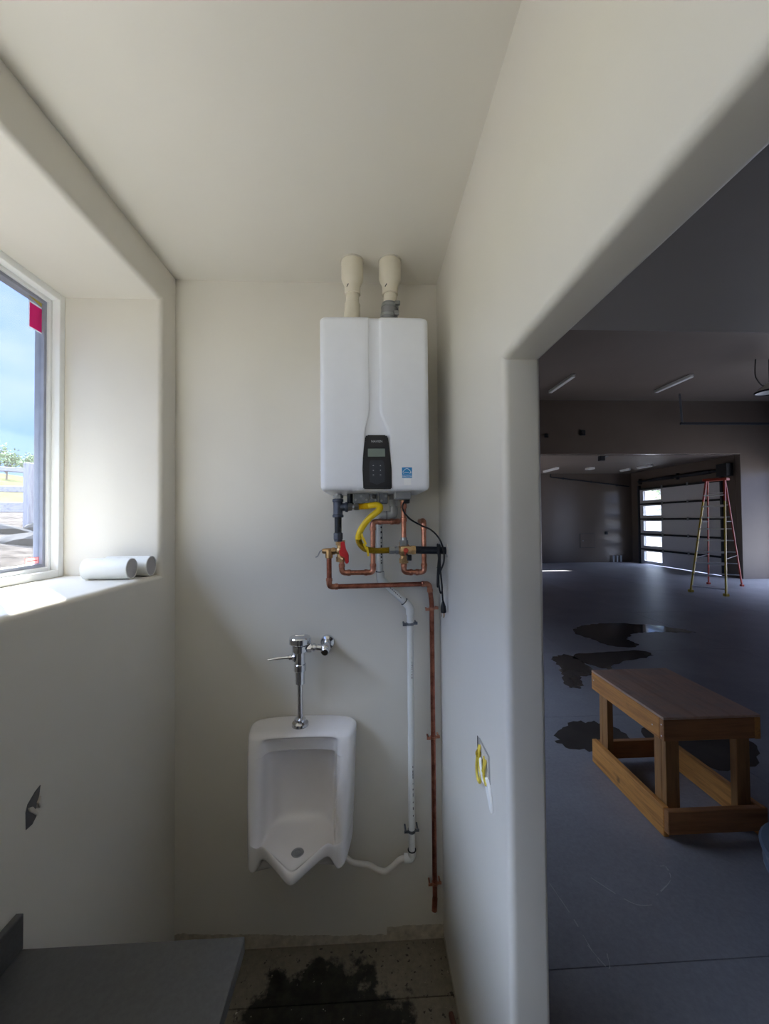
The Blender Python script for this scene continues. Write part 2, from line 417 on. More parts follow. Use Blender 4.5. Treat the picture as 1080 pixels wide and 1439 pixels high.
def holed_wall(name, mat, mapf, outer, hole, depth, rf, rb, seg=6):
    """wall slab with a rectangular hole whose edges are bullnosed; mapf(a, b, d) -> world"""
    mb = MB(); a0, b0, a1, b1 = hole
    def rect(e, d): return [mapf(a0 - e, b0 - e, d), mapf(a1 + e, b0 - e, d), mapf(a1 + e, b1 + e, d), mapf(a0 - e, b1 + e, d)]
    O = outer
    def orect(d): return [mapf(O[0], O[1], d), mapf(O[2], O[1], d), mapf(O[2], O[3], d), mapf(O[0], O[3], d)]
    L = [orect(0)]
    for k in range(seg + 1):
        t = k / seg * math.pi / 2; L.append(rect(rf * (1 - math.sin(t)), rf * (1 - math.cos(t))))
    for k in range(seg + 1):
        t = k / seg * math.pi / 2; L.append(rect(rb * (1 - math.cos(t)), depth - rb * (1 - math.sin(t))))
    L.append(orect(depth))
    mb.ring_loft([[Vector(p) for p in r] for r in L], cap=False, closed=True)
    return mb.build(name, mat, smooth=30)
# ------------------------------------------------------------------ room shell
XL, XR, YB, ZC = -0.900, 0.356, 1.9294, 3.157
struct(holed_wall('wall_left', 'paint', lambda a, b, d: (XL - d, a, b), (-2.75, -0.05, 2.06, 3.35), (-2.50, 1.768, 1.801, 2.9905), 0.5, 0.022, 0.004))
struct(MB().box(-0.95, YB, -0.05, 0.40, 2.06, 3.3).build('wall_back', 'paint_back', smooth=0))
struct(holed_wall('wall_right', 'paint_right', lambda a, b, d: (XR + d, a, b), (-2.75, -0.05, 2.06, 3.35), (-2.2, -0.03, 1.012, 2.4144), 0.102, 0.02, 0.012))
struct(MB().box(-1.4, -2.75, -0.05, 0.458, -2.6, 3.35).build('wall_near', 'paint', smooth=0))
struct(MB().box(-1.4, -2.75, ZC, 0.457, 2.06, 3.34).build('ceiling', 'paint', smooth=0))
# garage hall beyond the wide opening
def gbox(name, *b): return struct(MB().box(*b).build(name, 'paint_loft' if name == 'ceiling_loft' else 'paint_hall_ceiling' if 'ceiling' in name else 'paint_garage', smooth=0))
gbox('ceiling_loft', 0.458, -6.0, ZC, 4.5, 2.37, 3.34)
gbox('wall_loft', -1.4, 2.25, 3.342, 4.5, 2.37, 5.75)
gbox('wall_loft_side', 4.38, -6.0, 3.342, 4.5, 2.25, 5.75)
struct(holed_wall('wall_garage_left', 'paint_garage', lambda a, b, d: (XL - d, a, b), (2.06, -0.05, 12.5, 5.75), (2.9, 1.768, 9.0, 2.9905), 0.5, 0.022, 0.004))  # the hole is for unseen side windows added for daylight
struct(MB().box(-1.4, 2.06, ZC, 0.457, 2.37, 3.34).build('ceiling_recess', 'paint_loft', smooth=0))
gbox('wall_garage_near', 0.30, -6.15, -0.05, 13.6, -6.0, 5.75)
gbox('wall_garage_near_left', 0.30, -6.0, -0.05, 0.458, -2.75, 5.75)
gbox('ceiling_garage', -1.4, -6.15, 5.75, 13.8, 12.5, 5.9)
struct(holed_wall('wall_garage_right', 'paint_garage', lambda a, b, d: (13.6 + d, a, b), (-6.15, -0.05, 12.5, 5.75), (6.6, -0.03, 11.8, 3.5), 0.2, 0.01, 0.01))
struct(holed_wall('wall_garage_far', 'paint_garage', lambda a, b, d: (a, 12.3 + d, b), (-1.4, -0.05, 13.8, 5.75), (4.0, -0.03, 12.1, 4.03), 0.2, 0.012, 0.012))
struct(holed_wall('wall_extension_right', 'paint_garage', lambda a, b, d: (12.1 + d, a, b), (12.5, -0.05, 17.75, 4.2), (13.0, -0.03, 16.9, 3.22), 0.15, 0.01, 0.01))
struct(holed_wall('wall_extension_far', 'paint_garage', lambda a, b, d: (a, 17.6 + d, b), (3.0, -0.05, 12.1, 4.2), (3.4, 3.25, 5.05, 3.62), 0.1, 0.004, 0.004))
struct(holed_wall('wall_extension_left', 'paint_garage', lambda a, b, d: (3.1 - d, a, b), (12.5, -0.05, 17.6, 4.2), (14.4, -0.03, 17.3, 3.0), 0.1, 0.004, 0.004))  # unseen side opening added to bounce sun onto the garage door
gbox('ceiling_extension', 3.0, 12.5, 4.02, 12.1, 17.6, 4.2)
# floor: concrete slabs with saw-cut joints
fl = struct(MB().box(-1.4, -6.15, -0.30, 13.9, 17.75, -0.012).build('floor', 'joint', smooth=0))
def slab(x0, y0, x1, y1, mat):
    g = 0.0025
    MB().box(x0 + g, y0 + g, -0.012, x1 - g, y1 - g, 0.0).build('slab', mat, fl, smooth=0)
for y0, y1 in ((-2.75, 1.70), (1.70, 2.0)): slab(-0.95, y0, 0.405, y1, 'bath_concrete')
for y0, y1 in ((2.0, 3.97), (3.97, 5.85), (5.85, 8.2), (8.2, 10.6), (10.6, 12.9)): slab(-0.95, y0, 0.405, y1, 'concrete')
gx = [0.405, 2.99, 5.6, 8.2, 10.8, 13.8]; gy = [-6.0, -3.2, -0.5, 1.77, 3.97, 5.85, 8.2, 10.6, 12.9, 15.2, 17.7]
for i in range(len(gx) - 1):
    for j in range(len(gy) - 1): slab(gx[i], gy[j], gx[i + 1], gy[j + 1], 'concrete')
# ------------------------------------------------------------------ bathroom window
win = struct(empty('window_1', (-1.345, 0.25, 1.768)))
Y0, Y1, Z0, Z1 = -2.50, 1.801, 1.768, 2.9905
def rectframe(x0, x1, e0, e1, bev=0.002):
    """a rectangular frame between insets e0 and e1 of the opening"""
    m = MB(); b = bev
    m.box(x0, Y1 - e1, Z0 + e0, x1, Y1 - e0, Z1 - e0, b, 1).box(x0, Y0 + e0, Z0 + e0, x1, Y0 + e1, Z1 - e0, b, 1)
    m.box(x0, Y0 + e1, Z0 + e0, x1, Y1 - e1, Z0 + e1, b, 1).box(x0, Y0 + e1, Z1 - e1, x1, Y1 - e1, Z1 - e0, b, 1)
    return m
rectframe(-1.40, -1.314, 0.0, 0.030).build('window_frame', 'vinyl', win)
rectframe(-1.40, -1.345, 0.030, 0.046).build('sash', 'vinyl', win)
rectframe(-1.395, -1.356, 0.046, 0.060, 0.001).build('gasket', 'gasket', win)
MB().box(-1.40, 1.43, Z0 + 0.06, -1.33, 1.49, Z1 - 0.06, 0.004, 1).build('mullion', 'vinyl', win)
MB().box(-1.40, 0.02, Z0 + 0.06, -1.33, 0.08, Z1 - 0.06, 0.004, 1).build('mullion', 'vinyl', win)
for a, b in ((1.49, Y1 - 0.06), (0.08, 1.43), (Y0 + 0.06, 0.02)):
    MB().box(-1.374, a, Z0 + 0.058, -1.368, b, Z1 - 0.058).build('pane', 'glass_dusty', win, smooth=0)
struct(MB().box(-1.507, 1.90, 1.2, -1.401, 2.12, 3.25, 0.006, 1).build('trim_1', 'pale_trim'))
added_win = struct(empty('added_window', (-1.37, 4.55, 1.768)))  # unseen windows added to light the bench and hall from the left
w2 = MB()
for y in (2.90, 4.41, 5.92, 7.43, 8.94): w2.box(-1.40, y, 1.768, -1.33, y + 0.06, 2.99)
w2.box(-1.40, 2.96, 1.768, -1.33, 8.94, 1.82).box(-1.40, 2.96, 2.94, -1.33, 8.94, 2.99).build('window_frame', 'vinyl', added_win, smooth=0)
for y in (2.96, 4.47, 5.98, 7.49): MB().box(-1.374, y, 1.82, -1.368, y + 1.45, 2.94).build('pane', 'glass_dusty', added_win, smooth=0)
struct(MB().box(-2.47, -4.0, 3.75, -1.40, 5.1, 3.95).build('added_overhang', 'outer_wall', smooth=0))  # unseen overhang added to keep direct sun out of the rooms
def sticker(name, y0, z0, y1, z1, mat, x=-1.3672):
    return set_origin(MB().box(x, y0, z0, x + 0.0004, y1, z1).build(name, mat, smooth=0), (x, (y0 + y1) / 2, z0))
lb = thing('window_sticker', 'square magenta sticker with white border in the top corner of the window pane', 'sticker', (-1.3675, 1.72, 2.80))
MB().box(-1.3678, 1.676, 2.800, -1.3672, 1.770, 2.912).build('backing', 'sheet_white', lb, smooth=0)
MB().box(-1.3671, 1.680, 2.805, -1.3667, 1.766, 2.905).build('print', 'sheet_magenta', lb, smooth=0, label='magenta printed square')
tag(set_origin(MB().prism([(1.665, 2.9315), (1.768, 2.9315), (1.768, 2.914), (1.735, 2.916), (1.70, 2.924)], -1.3675, -1.3668, lambda a, b, d: (d, a, b)).build('masking_tape', 'sheet_yellow', smooth=0), (-1.3675, 1.72, 2.92)),
    'strip of pale yellow tape along the top edge of the window pane', 'tape')
l2 = thing('safety_label', 'small pale pink outlined label in the bottom corner of the window pane', 'label', (-1.3675, 1.70, 1.83))
MB().box(-1.3676, 1.668, 1.8305, -1.3672, 1.737, 1.858).build('backing', 'sheet_pink', l2, smooth=0)
mb_ = MB()
for y0, z0, y1, z1 in ((1.668, 1.8305, 1.737, 1.832), (1.668, 1.8565, 1.737, 1.858), (1.668, 1.832, 1.670, 1.8565), (1.735, 1.832, 1.737, 1.8565), (1.676, 1.843, 1.729, 1.846)): mb_.box(-1.3671, y0, z0, -1.3668, y1, z1)
mb_.build('outline', 'red_enamel', l2, smooth=0, label='thin red outline')
# ------------------------------------------------------------------ outside
def hgt(x, y):
    s = -x
    pts = [(0, 1.45), (1.5, 1.55), (5, 1.90), (12, 2.75), (40, 7.4), (70, 7.6)]
    for (a, p), (b, q) in zip(pts, pts[1:]):
        if s <= b: return p + (q - p) * (s - a) / (b - a)
    return 7.6
def terrain(name, x0, x1, y0, y1, nx, ny, mat, amp):
    bm = bmesh.new(); V = []
    for i in range(nx + 1):
        for j in range(ny + 1):
            x = x0 + (x1 - x0) * i / nx; y = y0 + (y1 - y0) * j / ny
            V.append(bm.verts.new((x, y, hgt(x, y) + amp * (math.sin(x * 5.1 + y * 2.3) * 0.5 + math.sin(y * 4.3 - x * 1.7) * 0.5) + random.uniform(-amp, amp) * .5)))
    for i in range(nx):
        for j in range(ny):
            a = i * (ny + 1) + j; bm.faces.new((V[a], V[a + ny + 1], V[a + ny + 2], V[a + 1]))
    m = MB(); m.bm.free(); m.bm = bm
    return struct(m.build(name, mat, smooth=60))
terrain('gravel_ground', -9.5, -1.42, -6, 14, 60, 120, 'gravel', 0.03)
terrain('hill_ground', -75, -9.5, -20, 90, 60, 60, 'dry_grass', 0.10)
struct(MB().box(-75, -60, -0.6, 120, 120, -0.32).build('ground', 'gravel', smooth=0))
struct(MB().box(13.9, -40, -0.32, 100, 110, -0.06).build('driveway', 'driveway', smooth=0))
fn = thing('wooden_fence', 'weathered grey post and rail fence outside the window', 'fence', (-5.06, 6.23, 1.88))
MB().box(-5.11, 6.18, 1.6, -5.01, 6.28, 2.905, 0.012, 1).build('post', 'post_wood', fn)
_rd = Vector((-0.8, -0.6, 0)) * 3.2
MB().box(-5.13 + _rd.x, 6.16 + _rd.y, 1.7, -4.99 + _rd.x, 6.30 + _rd.y, 2.95, 0.012, 1).build('post', 'post_wood', fn)
for z, h in ((2.79, 0.07), (2.50, 0.09), (2.23, 0.15)):
    a = Vector((-5.1, 6.22, z)); MB().bar(a, a + _rd, 0.06, h, bev=0.008).build('rail', 'fence_wood', fn)
def rock(label, x, y, sx, sy, sz, rz, seed):
    t = bmesh.new(); bmesh.ops.create_icosphere(t, subdivisions=3, radius=1); r = random.Random(seed)
    pl = [(Vector((r.uniform(-1, 1), r.uniform(-1, 1), r.uniform(-.6, 1))).normalized(), r.uniform(.55, .85)) for _ in range(11)]
    for v in t.verts:
        for n, d in pl:
            k = v.co.dot(n) - d
            if k > 0: v.co -= n * k
    m4 = Matrix.Rotation(rz, 4, 'Z') @ Matrix.Diagonal((sx, sy, sz, 1)); bmesh.ops.transform(t, matrix=m4, verts=t.verts)
    z = hgt(x, y) + sz * 0.25
    bmesh.ops.translate(t, vec=(x, y, z), verts=t.verts)
    m = MB(); m.add(t); return tag(set_origin(m.build('rock', 'rock', smooth=25), (x, y, z)), label, 'rock', 'rocks at the foot of the fence')
rock('long flat grey rock lying at the foot of the fence post outside', -4.75, 5.20, 0.55, 0.15, 0.13, 0.55, 3)
rock('dark angular rock at the left edge of the window view', -4.62, 4.55, 0.30, 0.18, 0.17, 0.2, 5)
rock('smaller pale rock just in front of the long flat rock outside', -3.75, 4.55, 0.30, 0.17, 0.11, 0.9, 8)
rock('square block of rock right below the fence post outside', -4.62, 5.72, 0.13, 0.13, 0.15, 0.3, 12)
def leafy(name, label, cat, x, y, z, w, h, n, trunk, mat='shrub_green', ls=0.35, group=None, seed=1):
    r = random.Random(seed); o = thing(name, label, cat, (x, y, z), group)
    t = MB(); tops = []
    t.tube([(x, y, z - 0.3), (x + .05, y, z + h * trunk), (x, y, z + h * .8)], lambda u: 0.06 * w * (1 - .7 * u), 7)
    for k in range(9):
        a = r.uniform(0, 6.28); q = (x + math.cos(a) * w * r.uniform(.3, .5), y + math.sin(a) * w * r.uniform(.3, .5), z + h * r.uniform(.55, .95))
        t.tube([(x, y, z + h * trunk), ((x + q[0]) / 2, (y + q[1]) / 2, z + h * (trunk + .2)), q], lambda u: 0.03 * w * (1 - .8 * u), 5); tops.append(q)
    t.build('trunk', 'bark', o)
    m = MB(); bm = m.bm
    for k in range(n):
        q = r.choice(tops); p = Vector(q) + Vector((r.gauss(0, .16) * w, r.gauss(0, .16) * w, r.gauss(0, .10) * h))
        d = Vector((r.gauss(0, 1), r.gauss(0, 1), r.gauss(0, 1))).normalized(); e = d.orthogonal().normalized(); s_ = ls * r.uniform(.5, 1.2)
        a = [bm.verts.new(p + d * s_), bm.verts.new(p + e * s_ * .4), bm.verts.new(p - d * s_), bm.verts.new(p - e * s_ * .4)]
        bm.faces.new(a)
    m.build('foliage', mat, o, smooth=0, recalc=False, kind='stuff'); return o
leafy('shrub', 'thin leafy bush on the skyline left of the fence post', 'bush', -28.0, 32.4, 5.4, 1.35, 2.4, 800, .2, ls=.13, seed=2)
leafy('shrub', 'thin leafy bush on the skyline close beside the top of the fence post', 'bush', -31.5, 38.7, 6.0, 1.5, 2.3, 800, .2, ls=.13, seed=4)
leafy('tree', 'green tree outside seen through the top panes of the garage door', 'tree', 20.2, 25.6, -0.06, 1.7, 5.0, 1600, .5, ls=.2, seed=6)
ob = thing('outbuilding', 'pale walled building outside behind the garage door panes', 'building', (26, 36.6, -0.06))
MB().box(23, 32.2, -0.06, 29, 41, 4.6).build('wall', 'outer_wall', ob, smooth=0)
MB().prism([(31.9, 4.6), (41.3, 4.6), (36.6, 6.6)], 22.7, 29.3, lambda a, b, d: (d, a, b)).build('roof', 'tee_iron', ob, smooth=0)
# ------------------------------------------------------------------ tankless water heater
wh = thing('water_heater', 'white wall hung tankless water heater with a black control panel', 'water heater', (0.04, 1.92, 2.118))
HX, HW, HZ0, HZ1, HYF, HYB = 0.039, 0.2175, 2.118, 2.815, 1.575, 1.915
def sst(a, b, x):
    t = max(0, min(1, (x - a) / (b - a))); return t * t * (3 - 2 * t)
def chan(z):   # left and right edge of the recessed channel at height z
    if z > 2.44: return 0.0165 , 0.0625
    t = sst(2.44, 2.335, z); return 0.0165 - 0.018 * t, 0.0625 + 0.033 * t
rings = []
zs = [0.0, 0.002, 0.006, 0.012, 0.02] + [0.02 + (0.657) * k / 44 for k in range(1, 44)] + [0.677, 0.685, 0.691, 0.695, 0.697]
for zz in zs:
    z = HZ0 + zz; e = min(zz, (HZ1 - HZ0) - zz); R = 0.02
    ins = R - math.sqrt(max(0, R * R - (R - min(e, R)) ** 2))
    ring = []
    w = HW - ins * 0.6; yf = HYF + ins
    rc = 0.024; pts = [(-w, HYB - 0.001), (-w, 1.80), (-w, 1.68)]
    for k in range(7):
        t = k / 6 * math.pi / 2; pts.append((-w + rc * (1 - math.cos(t)), yf + rc * (1 - math.sin(t))))
    cl_, cr_ = chan(z); cl_ -= HX; cr_ -= HX
    fr = [-0.15, -0.09, -0.05]
    for xx in fr: pts.append((xx, yf - 0.003 * math.cos(xx / w * 1.57)))
    for xx, dd in ((cl_ - 0.006, 0), (cl_ - 0.002, 0.0015), (cl_ + 0.001, 0.0075), (cl_ + 0.005, 0.009), ((cl_ + cr_) / 2, 0.009), (cr_ - 0.007, 0.009), (cr_ - 0.002, 0.0065), (cr_ + 0.002, 0.0015), (cr_ + 0.006, 0)):
        pts.append((xx, yf - 0.003 * math.cos(xx / w * 1.57) + dd))
    for xx in (0.075, 0.11, 0.15): pts.append((xx, yf - 0.003 * math.cos(xx / w * 1.57)))
    for k in range(7):
        t = (6 - k) / 6 * math.pi / 2; pts.append((w - rc * (1 - math.cos(t)), yf + rc * (1 - math.sin(t))))
    pts += [(w, 1.68), (w, 1.80), (w, HYB - 0.001)]
    rings.append([Vector((HX + x, y, z)) for x, y in pts])
MB().ring_loft(rings).build('case', 'heater_white', wh, smooth=40)
MB().box(HX - 0.19, 1.915, HZ1 - 0.06, HX + 0.19, 1.9285, HZ1 - 0.02).build('wall_bracket', 'galvanised', wh)
MB().box(HX - 0.19, 1.915, HZ0 + 0.03, HX + 0.19, 1.9285, HZ0 + 0.07).build('wall_bracket', 'galvanised', wh)
FY = lambda a, b, d: (a, d, b)
pn = MB().prism([(-0.009, 2.122), (-0.012, 2.20), (-0.0095, 2.25), (-0.003, 2.31), (-0.0005, 2.328), (0.007, 2.336), (0.082, 2.336), (0.0895, 2.328), (0.092, 2.31), (0.099, 2.25), (0.1035, 2.20), (0.1035, 2.122)], 1.566, 1.588, FY, 0.0035).build('control_panel', 'panel_black', wh, label='black control panel')
MB().box(0.010, 1.5648, 2.249, 0.078, 1.567, 2.281, 0.001, 1).build('display', 'lcd', pn, smooth=0, label='grey display')
MB().prism([(0.016, 2.150), (0.014, 2.20), (0.016, 2.23), (0.022, 2.236), (0.066, 2.236), (0.072, 2.23), (0.077, 2.20), (0.075, 2.150), (0.045, 2.138)], 1.5652, 1.567, FY, 0.0008).build('keypad', 'button_dark', pn)
for bx in (0.031, 0.059):
    for bz in (2.214, 2.195, 2.177):
        MB().cyl((bx, 1.5635, bz), (bx, 1.566, bz), 0.0058, seg=14).build('button', 'button_dark', pn)
bm_ = MB()
for bz, up in ((2.214, 1), (2.195, -1)):
    bm_.prism([(0.0565, bz - 0.002 * up), (0.0615, bz - 0.002 * up), (0.059, bz + 0.0028 * up)], 1.5630, 1.5637, FY)
for bz in (2.214, 2.195, 2.177): bm_.box(0.0285, 1.5630, bz - 0.0012, 0.0335, 1.5637, bz + 0.0012)
bm_.box(0.0565, 1.5630, 2.1760, 0.0615, 1.5637, 2.1780)
bm_.build('button_symbol', 'print_grey', pn, smooth=0, label='pale button symbols')
RF = Euler((math.pi / 2, 0, 0)).to_matrix().to_4x4()
def rf(x, y, z): m = RF.copy(); m.translation = (x, y, z); return m
text('lettering', 'NAVIEN', 0.0125, 'print_grey', pn, rf(0.0455, 1.5655, 2.3095))
es = MB().box(0.1445, HYF - 0.0030, 2.166, 0.1845, HYF - 0.0010, 2.2075).build('energy_label', 'label_blue', wh, smooth=0, label='square blue label with a white arc')
lw = MB()
lw.tube([(0.1475 + 0.034 * k / 14, HYF - 0.0031, 2.1835 + 0.019 * math.sin(math.pi * min(1, (k / 14) * 0.92 + 0.05)) ** 0.8) for k in range(15)], 0.0011, 6)
lw.tube([(0.149 + 0.026 * k / 10, HYF - 0.0031, 2.1835 + 0.004 * math.sin(math.pi * k / 10)) for k in range(11)], 0.0009, 6)
st_ = []
for k in range(10):
    a = math.pi / 2 + k * math.pi / 5; r_ = 0.0042 if k % 2 == 0 else 0.0017; st_.append((0.1785 + r_ * math.cos(a), 2.186 + r_ * math.sin(a)))
lw.prism(st_, HYF - 0.0033, HYF - 0.0028, FY)
lw.box(0.1455, HYF - 0.0033, 2.1762, 0.1835, HYF - 0.0028, 2.1772)
lw.build('arc_and_star', 'label_white', es, smooth=30)
text('lettering', 'ENERGY STAR', 0.0062, 'label_white', es, rf(0.1645, HYF - 0.0031, 2.1712))
MB().box(0.152, HYF - 0.0030, 2.137, 0.180, HYF - 0.0012, 2.163).build('paper_label', 'label_white', wh, smooth=0, label='small glossy white label under the blue one')
# fittings under the case
MB().box(-0.055, 1.77, 2.075, 0.015, 1.80, 2.120, 0.002, 1).box(0.018, 1.775, 2.078, 0.052, 1.805, 2.120, 0.002, 1).box(0.060, 1.77, 2.072, 0.098, 1.80, 2.120, 0.003, 1).build('connection_plate', 'galvanised', wh)
bt_ = MB()
for x_, z_ in ((-0.045, 2.09), (-0.02, 2.105), (0.004, 2.09), (0.028, 2.10), (0.045, 2.088), (0.07, 2.085), (0.09, 2.105)): bt_.hexnut((x_, 1.764, z_), (x_, 1.775, z_), 0.0055)
bt_.build('bolt', 'steel', wh)
MB().cyl((-0.070, 1.79, 2.07), (-0.070, 1.79, 2.12), 0.013, bev=0.002).cyl((-0.070, 1.79, 2.055), (-0.070, 1.79, 2.078), 0.0165, seg=8).build('drain_plug', 'iron', wh, label='dark drain plug')
MB().box(0.030, 1.760, 2.095, 0.046, 1.772, 2.113, 0.002, 1).build('relay_box', 'rubber', wh)
MB().box(0.122, 1.66, 2.086, 0.190, 1.74, 2.121, 0.004, 1).build('junction_box', 'heater_grey', wh, label='grey wiring box')
MB().cyl((-0.123, 1.79, 2.088), (-0.123, 1.79, 2.12), 0.016).hexnut((-0.123, 1.79, 2.098), (-0.123, 1.79, 2.112), 0.023).build('gas_inlet', 'steel', wh)
MB().cyl((0.170, 1.79, 2.085), (0.170, 1.79, 2.12), 0.017).build('water_inlet', 'brass', wh)
MB().cyl((0.132, 1.87, 2.095), (0.132, 1.87, 2.12), 0.021).build('condensate_outlet', 'heater_grey', wh)
# ------------------------------------------------------------------ vent pipes into the ceiling
def vent(x, y, xb, yb, label, clamp):
    o = thing('vent_pipe', label, 'vent pipe', (xb, yb, HZ1))
    zt = ZC
    MB().lathe([(0.0475, 0), (0.0485, 0.004), (0.0485, 0.082), (0.046, 0.090), (0.037, 0.110), (0.0355, 0.116), (0.0355, 0.150), (0.033, 0.152)], (x, y, zt), (0, 0, -1), 28).build('reducer', 'vent_pvc', o)
    MB().lathe([(0.053, 0), (0.053, 0.003), (0.0486, 0.004)], (x, y, zt), (0, 0, -1), 28).build('caulk_ring', 'raw_board', o)
    a = Vector((x, y, zt - 0.15)); b = Vector((xb, yb, HZ1 - 0.002))
    MB().tube([a, a + Vector((0, 0, -0.03)), b + (a - b).normalized() * 0.05, b], 0.0295, 20, 0.03).build('pipe', 'vent_pvc', o)
    m = a + Vector((0, 0, -0.045)); d = (b - m).normalized()
    if clamp:
        e_ = MB().lathe([(0.036, 0), (0.0375, 0.004), (0.0375, 0.07), (0.036, 0.074)], m + d * 0.0, d, 20).build('rubber_coupling', 'heater_grey', o, label='dark rubber coupling')
        for h in (0.014, 0.058):
            p = m + d * h; MB().lathe([(0.038, -0.006), (0.0395, -0.006), (0.0395, 0.006), (0.038, 0.006)], p, d, 20, False).box(p.x + 0.02, p.y - 0.047, p.z - 0.008, p.x + 0.042, p.y - 0.03, p.z + 0.008, 0.002, 1).build('hose_clamp', 'steel', e_)
    else:
        MB().lathe([(0.033, -0.002), (0.0345, 0), (0.0345, 0.035), (0.036, 0.040), (0.036, 0.085), (0.034, 0.09)], m, d, 24).build('elbow', 'vent_pvc', o)
    mk = MB()
    for k in range(5):
        t = -2.3 + k * 0.05; r_ = 0.0358; mk.bar((x + r_ * math.cos(t), y + r_ * math.sin(t), zt - 0.13 + k * 0.0022), (x + r_ * math.cos(t + .05), y + r_ * math.sin(t + .05), zt - 0.13 + (k + 1) * 0.0022), 0.001, 0.004)
    mk.build('pencil_mark', 'ink', o, smooth=0)
    return o
vent(-0.052, 1.765, -0.060, 1.765, 'left white vent pipe rising from the water heater into the ceiling', False)
vent(0.116, 1.76, 0.100, 1.76, 'right white vent pipe with a dark clamped rubber coupling above the water heater', True)
# ------------------------------------------------------------------ copper and plastic plumbing
def fitting(m, p, d, r, L):   # a solder socket collar
    p, d = Vector(p), Vector(d).normalized(); return m.lathe([(r, 0), (r * 1.16, 0.002), (r * 1.16, L - 0.002), (r, L)], p, d, 16)
R_ = 0.0112
def run(o, pts, fil=0.02, mat='copper', r=R_, name='pipe', elbows=True):
    MB().tube(pts, r, 16, fil, arc=7).build(name, mat, o)
    if not elbows: return
    P = [Vector(p) for p in pts]
    for a, b, c in zip(P, P[1:], P[2:]):
        u = (a - b).normalized(); v = (c - b).normalized(); e = 0.036
        m = MB().tube([b + u * e, b, b + v * e], r * 1.13, 16, fil, arc=7)
        fitting(m, b + u * (e - 0.012), u, r * 1.1, 0.016); fitting(m, b + v * (e - 0.012), v, r * 1.1, 0.016)
        m.build('elbow', mat, o)
# hot outlet: valve with red handle and the loop towards the middle
hl = thing('copper_pipe', 'copper pipe looping from the red handled valve up behind the yellow gas hose', 'pipe', (-0.109, 1.80, 1.82))
run(hl, [(-0.109, 1.80, 1.825), (-0.109, 1.80, 1.764), (0.031, 1.80, 1.764), (0.031, 1.80, 1.992), (0.150, 1.83, 1.992), (0.150, 1.929, 1.992)])
dp = thing('copper_pipe', 'long copper discharge pipe running down the wall beside the white drain pipe', 'pipe', (0.31, 1.90, 0.17))
run(dp, [(-0.166, 1.80, 1.835), (-0.166, 1.80, 1.702), (0.300, 1.897, 1.693), (0.311, 1.90, 1.60), (0.3115, 1.9, 0.9), (0.3115, 1.90, 0.215)], 0.014, 'copper_dark', elbows=False)
for b, u, v in (((-0.166, 1.80, 1.702), (0, 0, 1), (0.98, 0.19, 0)), ((0.300, 1.897, 1.693), (-0.98, -0.2, 0.02), (0.1, 0.02, -1))):
    b, u, v = Vector(b), Vector(u).normalized(), Vector(v).normalized()
    m = MB().tube([b + u * .036, b, b + v * .036], R_ * 1.13, 16, .018, arc=7); fitting(m, b + u * .024, u, R_ * 1.1, .016); fitting(m, b + v * .024, v, R_ * 1.1, .016); m.build('elbow', 'copper', dp)
MB().lathe([(0.0095, 0), (0.0125, 0), (0.0125, 0.05), (0.0105, 0.052), (0.0095, 0.04)], (0.3115, 1.90, 0.218), (-0.12, -0.25, -1), 16, False).build('pipe_end', 'copper_dark', dp)
MB().cyl((0.3095, 1.896, 0.20), (0.3065, 1.8865, 0.166), 0.010).build('end_tip', 'aluminium', dp, label='bright cut end')
def strap(o, x, y, z, mat, r, name='pipe_strap'):
    m = MB(); m.lathe([(r, -0.006), (r + 0.003, -0.006), (r + 0.003, 0.006), (r, 0.006)], (x, y, z), (0, 0, 1), 18, False, True)
    for s in (-1, 1):
        m.box(x + s * (r + 0.010) - 0.010, y - 0.006, z - 0.007 + s * 0.003, x + s * (r + 0.010) + 0.010, y - 0.003, z + 0.007 + s * 0.003, 0.001, 1)
        m.cyl((x + s * (r + 0.013), y - 0.008, z + s * 0.003), (x + s * (r + 0.013), 1.929, z + s * 0.003), 0.0042, seg=10)
    return m.build(name, mat, o)
for z in (1.575, 0.967, 0.287): strap(dp, 0.3115 if z < 1.5 else 0.311, 1.90, z, 'copper', R_)
cl = thing('copper_pipe', 'copper pipe dropping from the water heater to the cold water valve', 'pipe', (0.170, 1.79, 2.09))
run(cl, [(0.170, 1.79, 2.090), (0.170, 1.79, 1.885)], elbows=False)
m = MB(); fitting(m, (0.170, 1.79, 2.05), (0, 0, 1), R_ * 1.1, .03); fitting(m, (0.17, 1.79, 1.99), (0, 0, 1), R_ * 1.1, .02); m.build('coupling', 'copper', cl)
MB().hexnut((0.170, 1.79, 1.878), (0.170, 1.79, 1.908), 0.019).cyl((0.170, 1.79, 1.905), (0.170, 1.79, 1.920), 0.015).build('union_nut', 'steel', cl)
ul = thing('copper_pipe', 'copper pipe loop under the cold valve turning up and into the wall', 'pipe', (0.26, 1.80, 1.77))
run(ul, [(0.170, 1.80, 1.815), (0.170, 1.80, 1.762), (0.262, 1.80, 1.762), (0.262, 1.80, 1.992), (0.262, 1.929, 1.992)])
def valve(o, x, y, z, mat='brass'):
    m = MB(); m.cyl((x, y, z - 0.045), (x, y, z + 0.045), 0.0155, bev=0.002).ball((x, y, z), 0.021, (1, 1, 1.1), 16)
    m.hexnut((x, y, z + 0.026), (x, y, z + 0.048), 0.021).hexnut((x, y, z - 0.048), (x, y, z - 0.026), 0.0205)
    return m.build('valve_body', mat, o)
hv = thing('isolation_valve', 'brass valve with a red lever handle at the left end of the pipes', 'valve', (-0.118, 1.80, 1.865))
valve(hv, -0.115, 1.80, 1.862)
